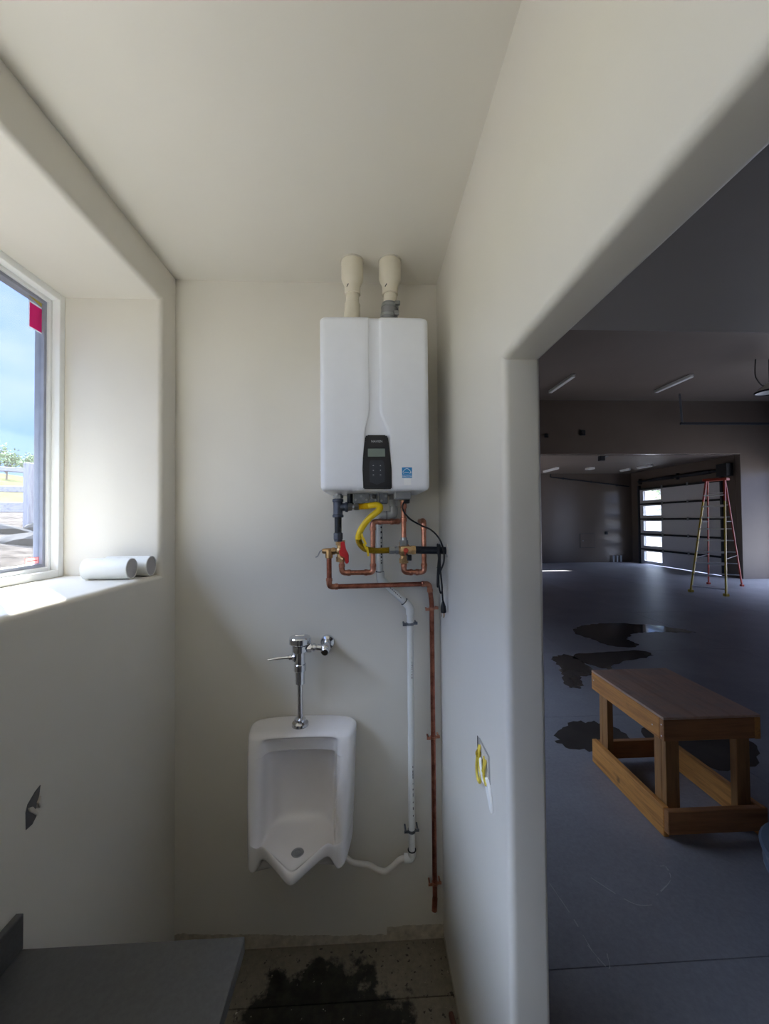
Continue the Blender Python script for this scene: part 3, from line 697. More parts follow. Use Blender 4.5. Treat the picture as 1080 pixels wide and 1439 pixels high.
MB().cyl((-0.118, 1.80, 1.862), (-0.170, 1.80, 1.862), 0.0135, bev=0.002).hexnut((-0.138, 1.80, 1.862), (-0.152, 1.80, 1.862), 0.018).cyl((-0.166, 1.80, 1.83), (-0.166, 1.80, 1.872), 0.0165, bev=0.003).cyl((-0.166, 1.80, 1.862), (-0.196, 1.80, 1.862), 0.014, 0.011, bev=0.002).build('relief_port', 'brass', hv)
MB().tube([(-0.195, 1.80, 1.868), (-0.205, 1.785, 1.862), (-0.214, 1.775, 1.842), (-0.222, 1.77, 1.838)], 0.0028, 8).build('test_lever', 'steel', hv, label='thin steel test lever')
MB().cyl((-0.115, 1.80, 1.862), (-0.112, 1.762, 1.862), 0.009).build('stem', 'brass', hv)
MB().prism([(-0.112, 1.904), (-0.094, 1.908), (-0.088, 1.872), (-0.076, 1.850), (-0.076, 1.812), (-0.090, 1.808), (-0.096, 1.838), (-0.116, 1.846), (-0.118, 1.866), (-0.110, 1.876)], 1.752, 1.766, FY, 0.003).build('handle', 'red_enamel', hv, label='red lever handle')
MB().cyl((-0.110, 1.755, 1.835), (-0.098, 1.748, 1.828), 0.007).build('screw', 'brass', hv)
cv = thing('isolation_valve', 'brass cold water valve behind the gas shutoff with a copper coloured knob', 'valve', (0.17, 1.80, 1.865))
valve(cv, 0.170, 1.80, 1.852)
MB().cyl((0.170, 1.80, 1.862), (0.192, 1.785, 1.882), 0.008).build('knob', 'copper', cv)
# ------------------------------------------------------------------ gas line
gp = thing('gas_pipe', 'black iron tee and drip leg hanging under the left side of the water heater', 'pipe', (-0.123, 1.79, 2.09))
MB().cyl((-0.123, 1.775, 2.020), (-0.123, 1.775, 2.092), 0.0205, bev=0.002).cyl((-0.123, 1.775, 2.080), (-0.123, 1.775, 2.095), 0.0245, bev=0.003).cyl((-0.123, 1.775, 2.012), (-0.123, 1.775, 2.026), 0.0245, bev=0.003).cyl((-0.123, 1.775, 2.058), (-0.080, 1.775, 2.058), 0.018, bev=0.002).cyl((-0.092, 1.775, 2.058), (-0.078, 1.775, 2.058), 0.0225, bev=0.003).build('tee', 'tee_iron', gp)
MB().cyl((-0.123, 1.775, 1.93), (-0.123, 1.775, 2.018), 0.0155).build('nipple', 'iron', gp)
MB().cyl((-0.123, 1.775, 1.913), (-0.123, 1.775, 1.945), 0.0205, bev=0.003).cyl((-0.123, 1.775, 1.905), (-0.123, 1.775, 1.92), 0.018, bev=0.003).build('cap', 'tee_iron', gp)
gh = thing('gas_hose', 'bright yellow flexible gas hose curving between two steel nuts under the heater', 'hose', (-0.03, 1.75, 2.06))
ypts = [(-0.030, 1.772, 2.059), (-0.005, 1.765, 2.061), (0.030, 1.735, 2.064), (0.052, 1.715, 2.064), (0.062, 1.70, 2.052), (0.050, 1.695, 2.036), (0.016, 1.70, 2.008), (-0.012, 1.71, 1.974), (-0.030, 1.715, 1.938), (-0.030, 1.72, 1.905), (-0.008, 1.725, 1.878), (0.028, 1.735, 1.867), (0.066, 1.738, 1.866), (0.100, 1.74, 1.867)]
def catmull(P, n=8):
    P = [Vector(p) for p in P]; out = []
    for i in range(len(P) - 1):
        p0, p1, p2, p3 = P[max(i - 1, 0)], P[i], P[i + 1], P[min(i + 2, len(P) - 1)]
        for k in range(n):
            t = k / n; out.append(0.5 * ((2 * p1) + (p2 - p0) * t + (2 * p0 - 5 * p1 + 4 * p2 - p3) * t * t + (3 * p1 - p0 - 3 * p2 + p3) * t ** 3))
    out.append(P[-1]); return out
yp = catmull(ypts, 14); n_ = len(yp)
def seg_(a, b): return yp[int(a * (n_ - 1)):int(b * (n_ - 1)) + 1]
def corr(P, r):      # corrugated length
    P = catmull(P[::2] + [P[-1]], 8); return MB().tube(P, lambda u: r * (1 + 0.10 * math.sin(u * len(P) * 1.57)), 14)
corr(seg_(0, .14), 0.0125).build('corrugated_end', 'yellow_coat', gh)
MB().tube(seg_(.13, .66), 0.0135, 16).build('sleeve', 'yellow_coat', gh)
corr(seg_(.64, 1.0), 0.0125).build('corrugated_end', 'yellow_torn', gh, label='bare corrugated stretch with torn yellow coating')
tr_ = MB()
for (x, y, z), (a, b, c) in (((-0.020, 1.705, 1.945), (0.008, -.004, -.03)), ((-0.012, 1.708, 1.925), (0.012, 0, -.03)), ((0.004, 1.713, 1.885), (0.006, -.004, -.04)), ((-0.010, 1.706, 1.90), (0.012, 0, -.025))):
    p = Vector((x, y, z)); q = p + Vector((a, b, c)); tr_.bar(p, q, 0.009, 0.0012, up=(0, 1, 0.2))
tr_.build('torn_strip', 'yellow_coat', gh, smooth=0)
MB().hexnut((-0.078, 1.775, 2.058), (-0.060, 1.775, 2.058), 0.019).cyl((-0.060, 1.775, 2.058), (-0.048, 1.773, 2.058), 0.013).hexnut((-0.050, 1.773, 2.059), (-0.030, 1.772, 2.059), 0.0175).build('hose_nut', 'steel', gh)
MB().hexnut((0.100, 1.74, 1.867), (0.122, 1.741, 1.867), 0.018).cyl((0.122, 1.741, 1.867), (0.130, 1.742, 1.867), 0.013).hexnut((0.130, 1.742, 1.867), (0.140, 1.743, 1.867), 0.019).build('hose_nut', 'steel', gh)
gv = thing('gas_valve', 'brass gas shutoff with red bolts between the yellow hose and black pipe', 'valve', (0.17, 1.745, 1.867))
MB().cyl((0.136, 1.745, 1.867), (0.215, 1.745, 1.867), 0.017, bev=0.002).box(0.150, 1.727, 1.850, 0.200, 1.763, 1.885, 0.005, 2).hexnut((0.198, 1.745, 1.867), (0.216, 1.745, 1.867), 0.0215).build('valve_body', 'brass', gv)
MB().cyl((0.172, 1.735, 1.867), (0.172, 1.716, 1.867), 0.011, bev=0.002).cyl((0.172, 1.74, 1.853), (0.172, 1.714, 1.853), 0.0065, bev=0.001).build('stem_nut', 'fibre_orange', gv, label='red stem nut')
MB().box(0.176, 1.712, 1.823, 0.196, 1.722, 1.848, 0.003, 2).bar((0.172, 1.717, 1.853), (0.188, 1.717, 1.838), 0.010, 0.008).build('handle', 'rubber', gv, label='short black handle')
ip = thing('gas_pipe', 'short black iron gas pipe coming out of the right wall', 'pipe', (0.356, 1.745, 1.867))
MB().cyl((0.213, 1.745, 1.867), (0.357, 1.745, 1.862), 0.0165).build('nipple', 'iron', ip)
MB().lathe([(0.017, 0), (0.030, 0), (0.030, 0.003), (0.018, 0.006)], (0.356, 1.745, 1.862), (-1, 0, 0), 20).build('escutcheon', 'raw_board', ip, label='pale plaster collar')
# ------------------------------------------------------------------ power cord
pc = thing('power_cord', 'black power cord bundled over the gas pipe with its plug hanging down', 'cord', (0.33, 1.74, 1.87))
cp = catmull([(0.176, 1.72, 2.088), (0.158, 1.71, 2.062), (0.163, 1.71, 2.035), (0.190, 1.71, 2.003), (0.235, 1.71, 1.976), (0.280, 1.71, 1.955), (0.315, 1.71, 1.918), (0.334, 1.712, 1.868), (0.336, 1.715, 1.82), (0.325, 1.72, 1.785), (0.312, 1.722, 1.75), (0.316, 1.722, 1.70), (0.322, 1.72, 1.68), (0.328, 1.72, 1.70), (0.322, 1.72, 1.76), (0.314, 1.725, 1.84), (0.312, 1.735, 1.886), (0.320, 1.76, 1.880), (0.322, 1.765, 1.80), (0.318, 1.745, 1.72), (0.309, 1.73, 1.71), (0.310, 1.725, 1.78), (0.316, 1.722, 1.85), (0.320, 1.735, 1.888), (0.328, 1.758, 1.87), (0.326, 1.75, 1.79), (0.329, 1.735, 1.72), (0.332, 1.735, 1.66), (0.334, 1.735, 1.635)], 8)
MB().tube(cp, 0.0036, 8).build('cable', 'rubber', pc)
MB().lathe([(0.004, 0.0), (0.0065, 0.006), (0.011, 0.022), (0.012, 0.040), (0.0115, 0.048), (0.009, 0.05)], (0.334, 1.735, 1.642), (0.03, 0, -1), 14).build('plug', 'rubber', pc)
MB().box(0.3275, 1.734, 1.575, 0.329, 1.739, 1.594).box(0.340, 1.734, 1.575, 0.3415, 1.739, 1.594).cyl((0.335, 1.728, 1.572), (0.335, 1.728, 1.594), 0.0022, seg=8).build('prong', 'brass', pc)
MB().box(0.166, 1.708, 2.070, 0.190, 1.732, 2.094, 0.004, 2).build('strain_relief', 'rubber', pc)
tz_ = MB().tube([(0.308, 1.728, 1.79), (0.320, 1.716, 1.79), (0.332, 1.73, 1.79), (0.322, 1.768, 1.79)], 0.002, 6, closed=True); tz_.build('cable_tie', 'rubber', pc)
# ------------------------------------------------------------------ white condensate drain pipe
dr = thing('drain_pipe', 'white plastic drain pipe zigzagging from the heater down to the urinal', 'pipe', (0.205, 1.875, 0.42))
DP = [(0.132, 1.875, 2.10), (0.132, 1.875, 2.022), (0.064, 1.875, 2.022), (0.065, 1.875, 1.722), (0.205, 1.885, 1.588), (0.205, 1.888, 1.2), (0.203, 1.888, 0.418), (0.172, 1.888, 0.418)]
MB().tube(DP[:3] + [(0.064, 1.875, 1.99)], 0.0165, 18, 0.02).build('upper_pipe', 'pvc_grey', dr)
MB().tube([(0.064, 1.875, 2.0), (0.065, 1.875, 1.722), (0.205, 1.885, 1.588), (0.205, 1.888, 1.2), (0.203, 1.888, 0.418), (0.172, 1.888, 0.418)], 0.0148, 18, 0.02).build('pipe', 'pvc_white', dr)
P = [Vector(p) for p in DP]
for i in (1, 2, 3, 4, 6):
    b = P[i]; u = (P[i - 1] - b).normalized(); v = (P[i + 1] - b).normalized(); e = 0.036
    MB().tube([b + u * e, b, b + v * e], 0.0195, 18, 0.022, arc=8).build('elbow', 'pvc_grey' if i < 3 else 'pvc_white', dr)
MB().lathe([(0.0165, 0), (0.021, 0.002), (0.021, 0.035), (0.0165, 0.037)], (0.132, 1.875, 2.062), (0, 0, 1), 18).build('coupling', 'pvc_grey', dr)
ik = MB(); rr_ = random.Random(5)
def dash(p, d, L, w, off):
    p, d = Vector(p), Vector(d).normalized(); ik.bar(p + off, p + off + d * L, w, 0.0012, up=(0.5, -1, 0))
for z0, z1, dens in ((1.80, 1.97, 10), (1.25, 1.49, 22), (0.62, 0.85, 9)):
    z = z1
    while z > z0:
        L = rr_.uniform(0.004, 0.012); x_ = 0.065 if z0 > 1.6 else 0.204
        dash((x_ + 0.006, (1.875 if z0 > 1.6 else 1.888) - 0.0142, z), (0, 0, -1), L, 0.003 if z0 < 1.6 else 0.006, Vector((0, 0, 0)))
        z -= L + rr_.uniform(0.002, (z1 - z0) / dens)
dg = (Vector(P[4]) - Vector(P[3])).normalized()
for k in range(7): dash(Vector(P[3]) + dg * (0.06 + 0.011 * k) + Vector((0.002, -0.0148, 0.003)), dg, 0.007, 0.003, Vector((0, 0, 0)))
ik.build('printed_marking', 'ink', dr, smooth=0, label='black printed marks')
jr_ = MB()
for c, d in (((0.064, 1.875, 1.757), (0, 0, 1)), (Vector(P[4]) - dg * 0.036, dg), ((0.098, 1.875, 2.022), (1, 0, 0)), ((0.2035, 1.888, 0.455), (0, 0, 1))):
    jr_.lathe([(0.0152, -0.0014), (0.0199, -0.0014), (0.0199, 0.0014), (0.0152, 0.0014)], c, d, 18, False, True)
jr_.build('glue_line', 'ink', dr)
strap(dr, 0.205, 1.888, 1.508, 'galvanised', 0.0152); strap(dr, 0.203, 1.888, 0.545, 'galvanised', 0.0152)
MB().tube(catmull([(0.175, 1.888, 0.418), (0.145, 1.885, 0.414), (0.112, 1.878, 0.392), (0.075, 1.872, 0.376), (0.040, 1.872, 0.386), (0.005, 1.876, 0.404), (-0.035, 1.88, 0.408), (-0.075, 1.88, 0.418), (-0.115, 1.88, 0.45)], 6), 0.0125, 14).build('flexible_hose', 'hose_white', dr, label='bendy off white hose')
# ------------------------------------------------------------------ urinal
ur = thing('urinal', 'white wall hung urinal with a pointed front lip', 'urinal', (-0.290, 1.92, 0.40))
UX = -0.290
def level(z, wb, wf, yf, iw, ib, mode, tip=1.52, inset=0.0, zi=None, dz=0.0):
    """one horizontal cage loop, left to right. mode 'solid' front plate, 'cav' hollow, 'lip' pointed floor; zi: height of the inner points"""
    yb = 1.9285; zi = z if zi is None else zi
    L = [(-wb + inset, yb, z), (-(wb * .6 + wf * .4) + inset, (yb * .55 + yf * .45), z), (-wf + inset, yf + 0.028, z), (-wf + 0.022 + inset * .5, yf + inset, z)]
    if mode == 'cav':
        d = ib - yf
        I = [(-iw - 0.006, yf + 0.05 * d, zi), (-iw + 0.002, yf + 0.40 * d, zi), (-iw + 0.012, yf + 0.80 * d, zi), (-iw + 0.055, ib, zi), (0, ib + 0.006, zi)]
    elif mode == 'lip':
        I = [(-iw - 0.006, yf + 0.004, z)]
        for t in (0.10, 0.42, 0.78, 1.0): I.append((-iw * (1 - t), yf + 0.006 + (tip - yf - 0.006) * t, zi + dz * (1 - t)))
    else: I = [(-iw - 0.006, yf + inset, zi), (-iw * .8, yf + inset, zi), (-iw * .5, yf + inset, zi), (-iw * .25, yf + inset, zi), (0, yf + inset, zi)]
    full = L + I; full = full + [(-x, y, q) for x, y, q in reversed(full[:-1])]
    return [Vector((UX + x, y, q)) for x, y, q in full]
lv = []
lv.append(level(1.078, 0.243, 0.224, 1.765, 0.160, 0, 'solid', inset=0.030))
lv.append(level(1.076, 0.245, 0.228, 1.757, 0.160, 0, 'solid', inset=0.010))
lv.append(level(1.066, 0.246, 0.230, 1.750, 0.160, 0, 'solid'))
lv.append(level(1.056, 0.246, 0.230, 1.744, 0.162, 1.762, 'cav', zi=1.058))
lv.append(level(1.035, 0.246, 0.229, 1.735, 0.160, 1.778, 'cav', zi=1.040))
lv.append(level(1.005, 0.245, 0.228, 1.726, 0.158, 1.780, 'cav', zi=1.004))
lv.append(level(0.998, 0.245, 0.2275, 1.7225, 0.1575, 1.781, 'cav', zi=0.9955))
lv.append(level(0.995, 0.245, 0.227, 1.722, 0.157, 1.784, 'cav', zi=0.9925))
lv.append(level(0.992, 0.245, 0.227, 1.720, 0.157, 1.838, 'cav', zi=0.9925))
lv.append(level(0.975, 0.244, 0.225, 1.712, 0.156, 1.858, 'cav', zi=0.98))
lv.append(level(0.85, 0.242, 0.217, 1.676, 0.153, 1.862, 'cav'))
lv.append(level(0.76, 0.240, 0.210, 1.652, 0.151, 1.846, 'cav', zi=0.74))
lv.append(level(0.73, 0.239, 0.207, 1.644, 0.150, 1.830, 'cav', zi=0.68))
lv.append(level(0.71, 0.238, 0.206, 1.640, 0.148, 1.790, 'cav', zi=0.655))
lv.append(level(0.700, 0.238, 0.205, 1.637, 0.140, 0, 'lip', tip=1.585, zi=0.646, dz=0.03))
lv.append(level(0.690, 0.237, 0.204, 1.634, 0.146, 0, 'lip', tip=1.540, zi=0.672, dz=0.052))
lv.append(level(0.680, 0.237, 0.203, 1.632, 0.148, 0, 'lip', tip=1.526, zi=0.675, dz=0.056))
lv.append(level(0.668, 0.236, 0.2025, 1.630, 0.149, 0, 'lip', tip=1.513, zi=0.666, dz=0.056))
lv.append(level(0.650, 0.236, 0.202, 1.629, 0.149, 0, 'lip', tip=1.511, zi=0.645, dz=0.056))
lv.append(level(0.630, 0.235, 0.2015, 1.628, 0.148, 0, 'lip', tip=1.522, zi=0.630, dz=0.052))
lv.append(level(0.615, 0.235, 0.201, 1.628, 0.146, 0, 'lip', tip=1.56, zi=0.626, dz=0.048))
for k, (hz, ins) in enumerate(((0.604, 0.0), (0.600, 0.012))):
    r_ = level(hz, 0.234, 0.200, 1.628, 0.149, 0, 'solid', inset=ins)
    for p in r_:
        if abs(p.x - UX) < 0.1505: p.y = 1.69 + 0.03 * k; p.z = 0.648 - 0.01 * k
    lv.append(r_)
bt2 = [Vector((UX + (p.x - UX) * 0.9, 1.86 if p.y < 1.86 else p.y, 0.43)) for p in lv[-1]]
lv.append([Vector((UX + (p.x - UX) * 0.96, min(1.9285, p.y + 0.10) if p.y < 1.8 else p.y, 0.52)) for p in lv[-1]])
lv.append(bt2)
ub = MB().ring_loft(lv).build('bowl', 'porcelain', ur, smooth=180)
sm = ub.modifiers.new('subdivision', 'SUBSURF'); sm.levels = 2; sm.render_levels = 3
MB().lathe([(0.001, 0.002), (0.021, 0.002), (0.026, 0.0), (0.027, -0.008)], (UX + 0.004, 1.655, 0.6535), (0, -0.10, 1), 24).lathe([(0.0135, 0.003), (0.0155, 0.003), (0.0155, 0.0018), (0.0135, 0.0018)], (UX + 0.004, 1.655, 0.6535), (0, -0.10, 1), 20, False, True).build('strainer', 'steel', ur, label='round metal drain cap')
# ------------------------------------------------------------------ chrome flush valve
fv = thing('flush_valve', 'chrome flush valve with side lever standing on the urinal top', 'flush valve', (-0.302, 1.83, 1.075))
FX, FYY = -0.302, 1.83
MB().lathe([(0.036, 0), (0.038, 0.004), (0.036, 0.016), (0.026, 0.024), (0.024, 0.034), (0.014, 0.036)], (FX, FYY, 1.075), (0, 0, 1), 28).build('spud_flange', 'chrome', fv, smooth=28)
MB().cyl((FX, FYY, 1.10), (FX, FYY, 1.275), 0.0115, seg=24).build('tube', 'chrome', fv, smooth=28)
MB().lathe([(0.0125, 1.262), (0.0215, 1.266), (0.0215, 1.322), (0.0265, 1.3225), (0.0275, 1.324), (0.0275, 1.352), (0.0265, 1.3535), (0.0235, 1.354), (0.0235, 1.41)], (FX, FYY, 0), (0, 0, 1), 32).build('vacuum_breaker', 'chrome', fv, smooth=28)
MB().lathe([(0.024, 1.408), (0.034, 1.4085), (0.0355, 1.410), (0.0355, 1.436), (0.034, 1.4375), (0.028, 1.438), (0.028, 1.446)], (FX, FYY, 0), (0, 0, 1), 32).build('body', 'chrome', fv, smooth=28)
MB().lathe([(0.028, 1.444), (0.046, 1.4445), (0.0485, 1.447), (0.0485, 1.470), (0.045, 1.475), (0.030, 1.479), (0.001, 1.480)], (FX, FYY, 0), (0, 0, 1), 14).box(FX - 0.022, FYY - 0.004, 1.476, FX + 0.022, FYY + 0.004, 1.483, 0.002, 1).build('cap', 'chrome', fv, smooth=28)
MB().lathe([(0.018, 0), (0.022, 0.003), (0.020, 0.010), (0.016, 0.013), (0.012, 0.014), (0.012, 0.028), (0.007, 0.030), (0.007, 0.036)], (FX - 0.020, FYY, 1.383), (-1, -0.03, 0), 24).build('handle_socket', 'chrome', fv, smooth=28)
MB().tube([(FX - 0.05, FYY, 1.383), (FX - 0.085, FYY - 0.002, 1.382), (FX - 0.125, FYY - 0.006, 1.379), (FX - 0.142, FYY - 0.008, 1.377)], lambda u: 0.0068 * (1 - .35 * u), 12).build('lever', 'chrome', fv, smooth=28)
MB().cyl((FX + 0.02, FYY, 1.425), (FX + 0.075, FYY, 1.425), 0.0125).hexnut((FX + 0.034, FYY, 1.425), (FX + 0.052, FYY, 1.425), 0.021).cyl((FX + 0.058, FYY, 1.425), (FX + 0.07, FYY, 1.425), 0.018, bev=0.002).build('tailpiece', 'chrome', fv, smooth=28)
MB().cyl((-0.187, 1.918, 1.420), (-0.187, 1.825, 1.420), 0.0165).ball((-0.187, 1.828, 1.418), 0.024, (1, 1, 1), 20).cyl((-0.225, 1.83, 1.425), (-0.185, 1.83, 1.42), 0.0145).cyl((-0.187, 1.82, 1.415), (-0.187, 1.798, 1.411), 0.018, bev=0.004).build('stop_valve', 'chrome', fv, smooth=28)
MB().lathe([(0.033, 0.0), (0.0345, 0.004), (0.031, 0.012), (0.020, 0.016), (0.017, 0.017)], (-0.187, 1.9292, 1.420), (0, -1, 0), 32).build('wall_flange', 'chrome', fv, smooth=28)
# ------------------------------------------------------------------ vanity top in the corner
ct = thing('countertop', 'dark grey countertop along the left wall with a low backsplash', 'countertop', (-0.6, 0.0, 0.875))
MB().box(-0.898, -1.30, 0.875, -0.3235, 1.080, 0.915, 0.003, 2).build('slab_top', 'counter', ct)
MB().box(-0.8985, -1.30, 0.9155, -0.879, 1.080, 1.005, 0.002, 1).build('backsplash', 'counter', ct)
for y in (0.75, -0.35):
    MB().box(-0.898, y - 0.02, 0.835, -0.45, y + 0.02, 0.8745, 0.002, 1).box(-0.898, y - 0.02, 0.55, -0.862, y + 0.02, 0.835, 0.002, 1).build('bracket', 'iron', ct)
# ------------------------------------------------------------------ capped tubes on the sill
def tube_piece(x0, x1, y, label):
    r = 0.0425; o = thing('capped_tube', label, 'tube', (x0, y, 1.7695), None)
    zc = 1.7695 + r
    MB().lathe([(r - 0.004, 0.012), (r - 0.003, 0.0), (r, 0.0015), (r, x1 - x0 - 0.0015), (r - 0.003, x1 - x0), (r - 0.004, x1 - x0 - 0.006)], (x0, y, zc), (1, 0, 0), 40, False).build('pipe', 'pvc_white', o)
    MB().cyl((x1 - 0.008, y, zc), (x1 - 0.0035, y, zc), r - 0.0036, seg=40).build('end_cap', 'cap_grey', o, label='grey end disc')
    MB().cyl((x0 + 0.004, y, zc), (x0 + 0.008, y, zc), r - 0.0036, seg=40).build('end_cap', 'cap_grey', o, label='grey end disc')
tube_piece(-1.128, -0.948, 1.668, 'front one of two short white tubes with grey ends on the window sill')
tube_piece(-1.10, -0.917, 1.756, 'rear white tube on the window sill, half hidden behind the other tube')
# ------------------------------------------------------------------ torn openings in the plaster
def ragged(cy, cz, pts): return [(cy + a, cz + b) for a, b in pts]
wc = thing('wall_hole', 'dark torn hole in the plaster low on the left wall', 'hole', (-0.9, 1.13, 1.23))
MB().prism([(1.108, 1.192), (1.107, 1.238), (1.113, 1.255), (1.136, 1.272), (1.154, 1.279), (1.150, 1.255), (1.138, 1.225), (1.142, 1.205), (1.128, 1.192)], -0.9003, -0.8985, lambda a, b, d: (d, a, b)).build('cavity', 'hole_shade', wc, smooth=0)  # flat sheet on the wall, the shade inside the hole is its grey
MB().prism([(1.140, 1.240), (1.149, 1.252), (1.152, 1.236), (1.147, 1.222)], -0.8985, -0.892, lambda a, b, d: (d, a, b), 0.001).prism([(1.112, 1.246), (1.126, 1.240), (1.139, 1.218), (1.146, 1.208), (1.140, 1.206), (1.128, 1.220), (1.114, 1.236)], -0.8985, -0.894, lambda a, b, d: (d, a, b), 0.001).build('plaster_flap', 'raw_board', wc)
ob2 = thing('outlet_box', 'open outlet box in the right wall with loose yellow wires', 'outlet box', (0.356, 1.22, 1.24))
MB().prism([(1.160, 1.226), (1.162, 1.306), (1.262, 1.306), (1.284, 1.298), (1.284, 1.212), (1.252, 1.204), (1.195, 1.208)], 0.3550, 0.3562, lambda a, b, d: (d, a, b)).build('cavity', 'wall_grey', ob2, smooth=0)
MB().box(0.3540, 1.280, 1.205, 0.3556, 1.288, 1.300).build('box_edge', 'hole_dark', ob2, smooth=0, label='dark strip along the far edge of the box')  # thin dark strip at the far side of the cutout
MB().box(0.3535, 1.172, 1.215, 0.3548, 1.250, 1.298).build('box', 'raw_board', ob2, smooth=0)
MB().prism([(1.140, 1.200), (1.168, 1.236), (1.205, 1.228), (1.190, 1.205), (1.150, 1.168), (1.136, 1.160)], 0.348, 0.3555, lambda a, b, d: (d, a, b), 0.001).build('torn_paper', 'paper_white', ob2, label='torn white paper edge')
for wpts, mt in (([(0.3541, 1.262, 1.285), (0.3470, 1.258, 1.26), (0.3437, 1.262, 1.215), (0.3437, 1.248, 1.188), (0.3448, 1.228, 1.19), (0.3459, 1.222, 1.222), (0.3497, 1.23, 1.26)], 'wire_yellow'),
                 ([(0.3541, 1.25, 1.29), (0.3459, 1.24, 1.275), (0.3448, 1.235, 1.235), (0.3459, 1.215, 1.225), (0.3492, 1.20, 1.255), (0.3541, 1.21, 1.28)], 'wire_yellow'),
                 ([(0.3541, 1.19, 1.28), (0.3470, 1.185, 1.265), (0.3459, 1.19, 1.235), (0.3481, 1.178, 1.215), (0.3508, 1.172, 1.222)], 'wire_yellow'),
                 ([(0.3536, 1.235, 1.25), (0.3459, 1.225, 1.262), (0.3442, 1.21, 1.24), (0.3453, 1.20, 1.215), (0.3492, 1.185, 1.212)], 'paper_white')):
    MB().tube(catmull(wpts, 6), 0.0042, 8).build('wire', mt, ob2)
MB().ball((0.345, 1.245, 1.268), 0.009, (1, 1, 1.4), 10).build('wire_nut', 'yellow_torn', ob2)
tag(set_origin(MB().box(0.320, 1.575, 0.0, 0.338, 1.632, 0.022, 0.004, 1, rot=(0, 0, 0.12)).build('brick_fragment', 'stone_red', smooth=30), (0.327, 1.62, 0)), 'small red brown brick scrap on the floor against the right wall', 'scrap')
# ------------------------------------------------------------------ wooden work bench in the hall
bn = thing('workbench', 'low sturdy timber workbench with a plywood top on the concrete', 'workbench', (2.155, 2.82, 0))
BX0, BX1, BY0, BY1 = 1.842, 2.476, 2.425, 3.220
MB().box(BX0, BY0, 0.735, BX1, BY1, 0.752, 0.003, 1).build('top', 'plywood', bn)
T = 0.038
for x in (BX0, BX1 - T): MB().box(x, BY0 + (T if x == BX0 else 0), 0.600, x + T, BY1, 0.7345, 0.003, 1).build('apron_board', 'pine_y_lit', bn)
MB().box(BX0, BY0, 0.604, BX1 - T - 0.001, BY0 + T - 0.001, 0.7345, 0.003, 1).build('apron_board', 'pine_x', bn)
MB().box(BX0 + T + .001, BY1 - T, 0.604, BX1 - T - 0.001, BY1, 0.7345, 0.003, 1).build('apron_board', 'pine_x', bn)
for sx in (0, 1):
    for sy in (0, 1):
        x0 = BX0 + T + 0.001 if sx == 0 else BX1 - T - 0.001 - 0.089; y0 = BY0 + T + .001 if sy == 0 else BY1 - T - .001 - 0.038
        MB().box(x0, y0, 0.0, x0 + 0.089, y0 + 0.038, 0.7335, 0.003, 1).build('leg', 'pine_z', bn)
        xx = x0 if sx == 0 else x0 + 0.089 - 0.038; yy = y0 + 0.039 if sy == 0 else y0 - 0.0655
        MB().box(xx, yy, 0.0, xx + 0.038, yy + 0.0645, 0.7335, 0.003, 1).build('leg', 'pine_z', bn)
for x in (BX0, BX1 - T): MB().box(x, BY0 + (T if x == BX0 else 0) - 0.02, 0.004, x + T, BY1 + 0.01, 0.188, 0.004, 1).build('bottom_rail', 'pine_y_lit', bn)
MB().box(BX0, BY0 - 0.022, 0.045, BX1 + 0.01, BY0 + T - 0.022, 0.186, 0.004, 1).build('bottom_rail', 'pine_x', bn)
MB().box(BX0 + T + .001, BY1 - T, 0.045, BX1 - T - 0.001, BY1, 0.186, 0.004, 1).build('bottom_rail', 'pine_x', bn)
sc_ = MB()
for x, y, z in ((BX0 - .001, BY0 + .10, .66), (BX0 - .001, BY0 + .02, .70), (BX0 - .001, BY0 + .02, .63), (BX0 - .001, BY1 - .03, .68)): sc_.cyl((x, y, z), (x + .003, y, z), 0.005, seg=10)
sc_.build('screw', 'aluminium', bn)
# ------------------------------------------------------------------ grey bin at the frame edge
bx, by = 1.806, 1.40
bi = thing('trash_bin', 'round blue grey plastic bin beside the workbench at the picture edge', 'bin', (bx, by, 0))
MB().lathe([(0.001, 0.0), (0.205, 0.0), (0.212, 0.01), (0.255, 0.615), (0.245, 0.615), (0.203, 0.02), (0.001, 0.016)], (bx, by, 0), (0, 0, 1), 48).build('tub', 'bin_plastic', bi)
MB().lathe([(0.248, 0.600), (0.268, 0.603), (0.270, 0.618), (0.262, 0.628), (0.262, 0.664), (0.277, 0.672), (0.280, 0.682), (0.272, 0.690), (0.250, 0.688), (0.248, 0.67)], (bx, by, 0), (0, 0, 1), 48, False, True).build('rim', 'bin_plastic', bi)
# ------------------------------------------------------------------ wet patches
def puddle(label, pts, z=0.0015):
    P = [Vector((x, y, 0)) for x, y in pts]; n = len(P); out = []
    for i in range(n):
        p0, p1, p2, p3 = P[i - 1], P[i], P[(i + 1) % n], P[(i + 2) % n]
        nn = Vector((p2.y - p1.y, p1.x - p2.x, 0)).normalized()
        for k in range(7):
            t = k / 7; q = 0.5 * ((2 * p1) + (p2 - p0) * t + (2 * p0 - 5 * p1 + 4 * p2 - p3) * t * t + (3 * p1 - p0 - 3 * p2 + p3) * t ** 3)
            q = q + nn * random.uniform(-.032, .032); out.append((q.x, q.y))
    m = MB().prism(out, 0.0003, z, lambda a, b, d: (a, b, d))
    c = sum(P, Vector()) / n
    return tag(set_origin(m.build('puddle', 'wet', smooth=0), (c.x, c.y, 0)), label, 'puddle', 'wet patches on the hall floor')
puddle('large dark puddle far out on the floor reflecting a bright window', [(3.62, 6.87), (4.0, 7.25), (4.6, 7.43), (5.2, 7.25), (5.45, 7.1), (5.72, 6.72), (5.35, 6.72), (5.0, 6.80), (4.62, 6.70), (4.3, 6.42), (4.25, 6.08), (3.85, 6.05), (3.72, 6.45)])
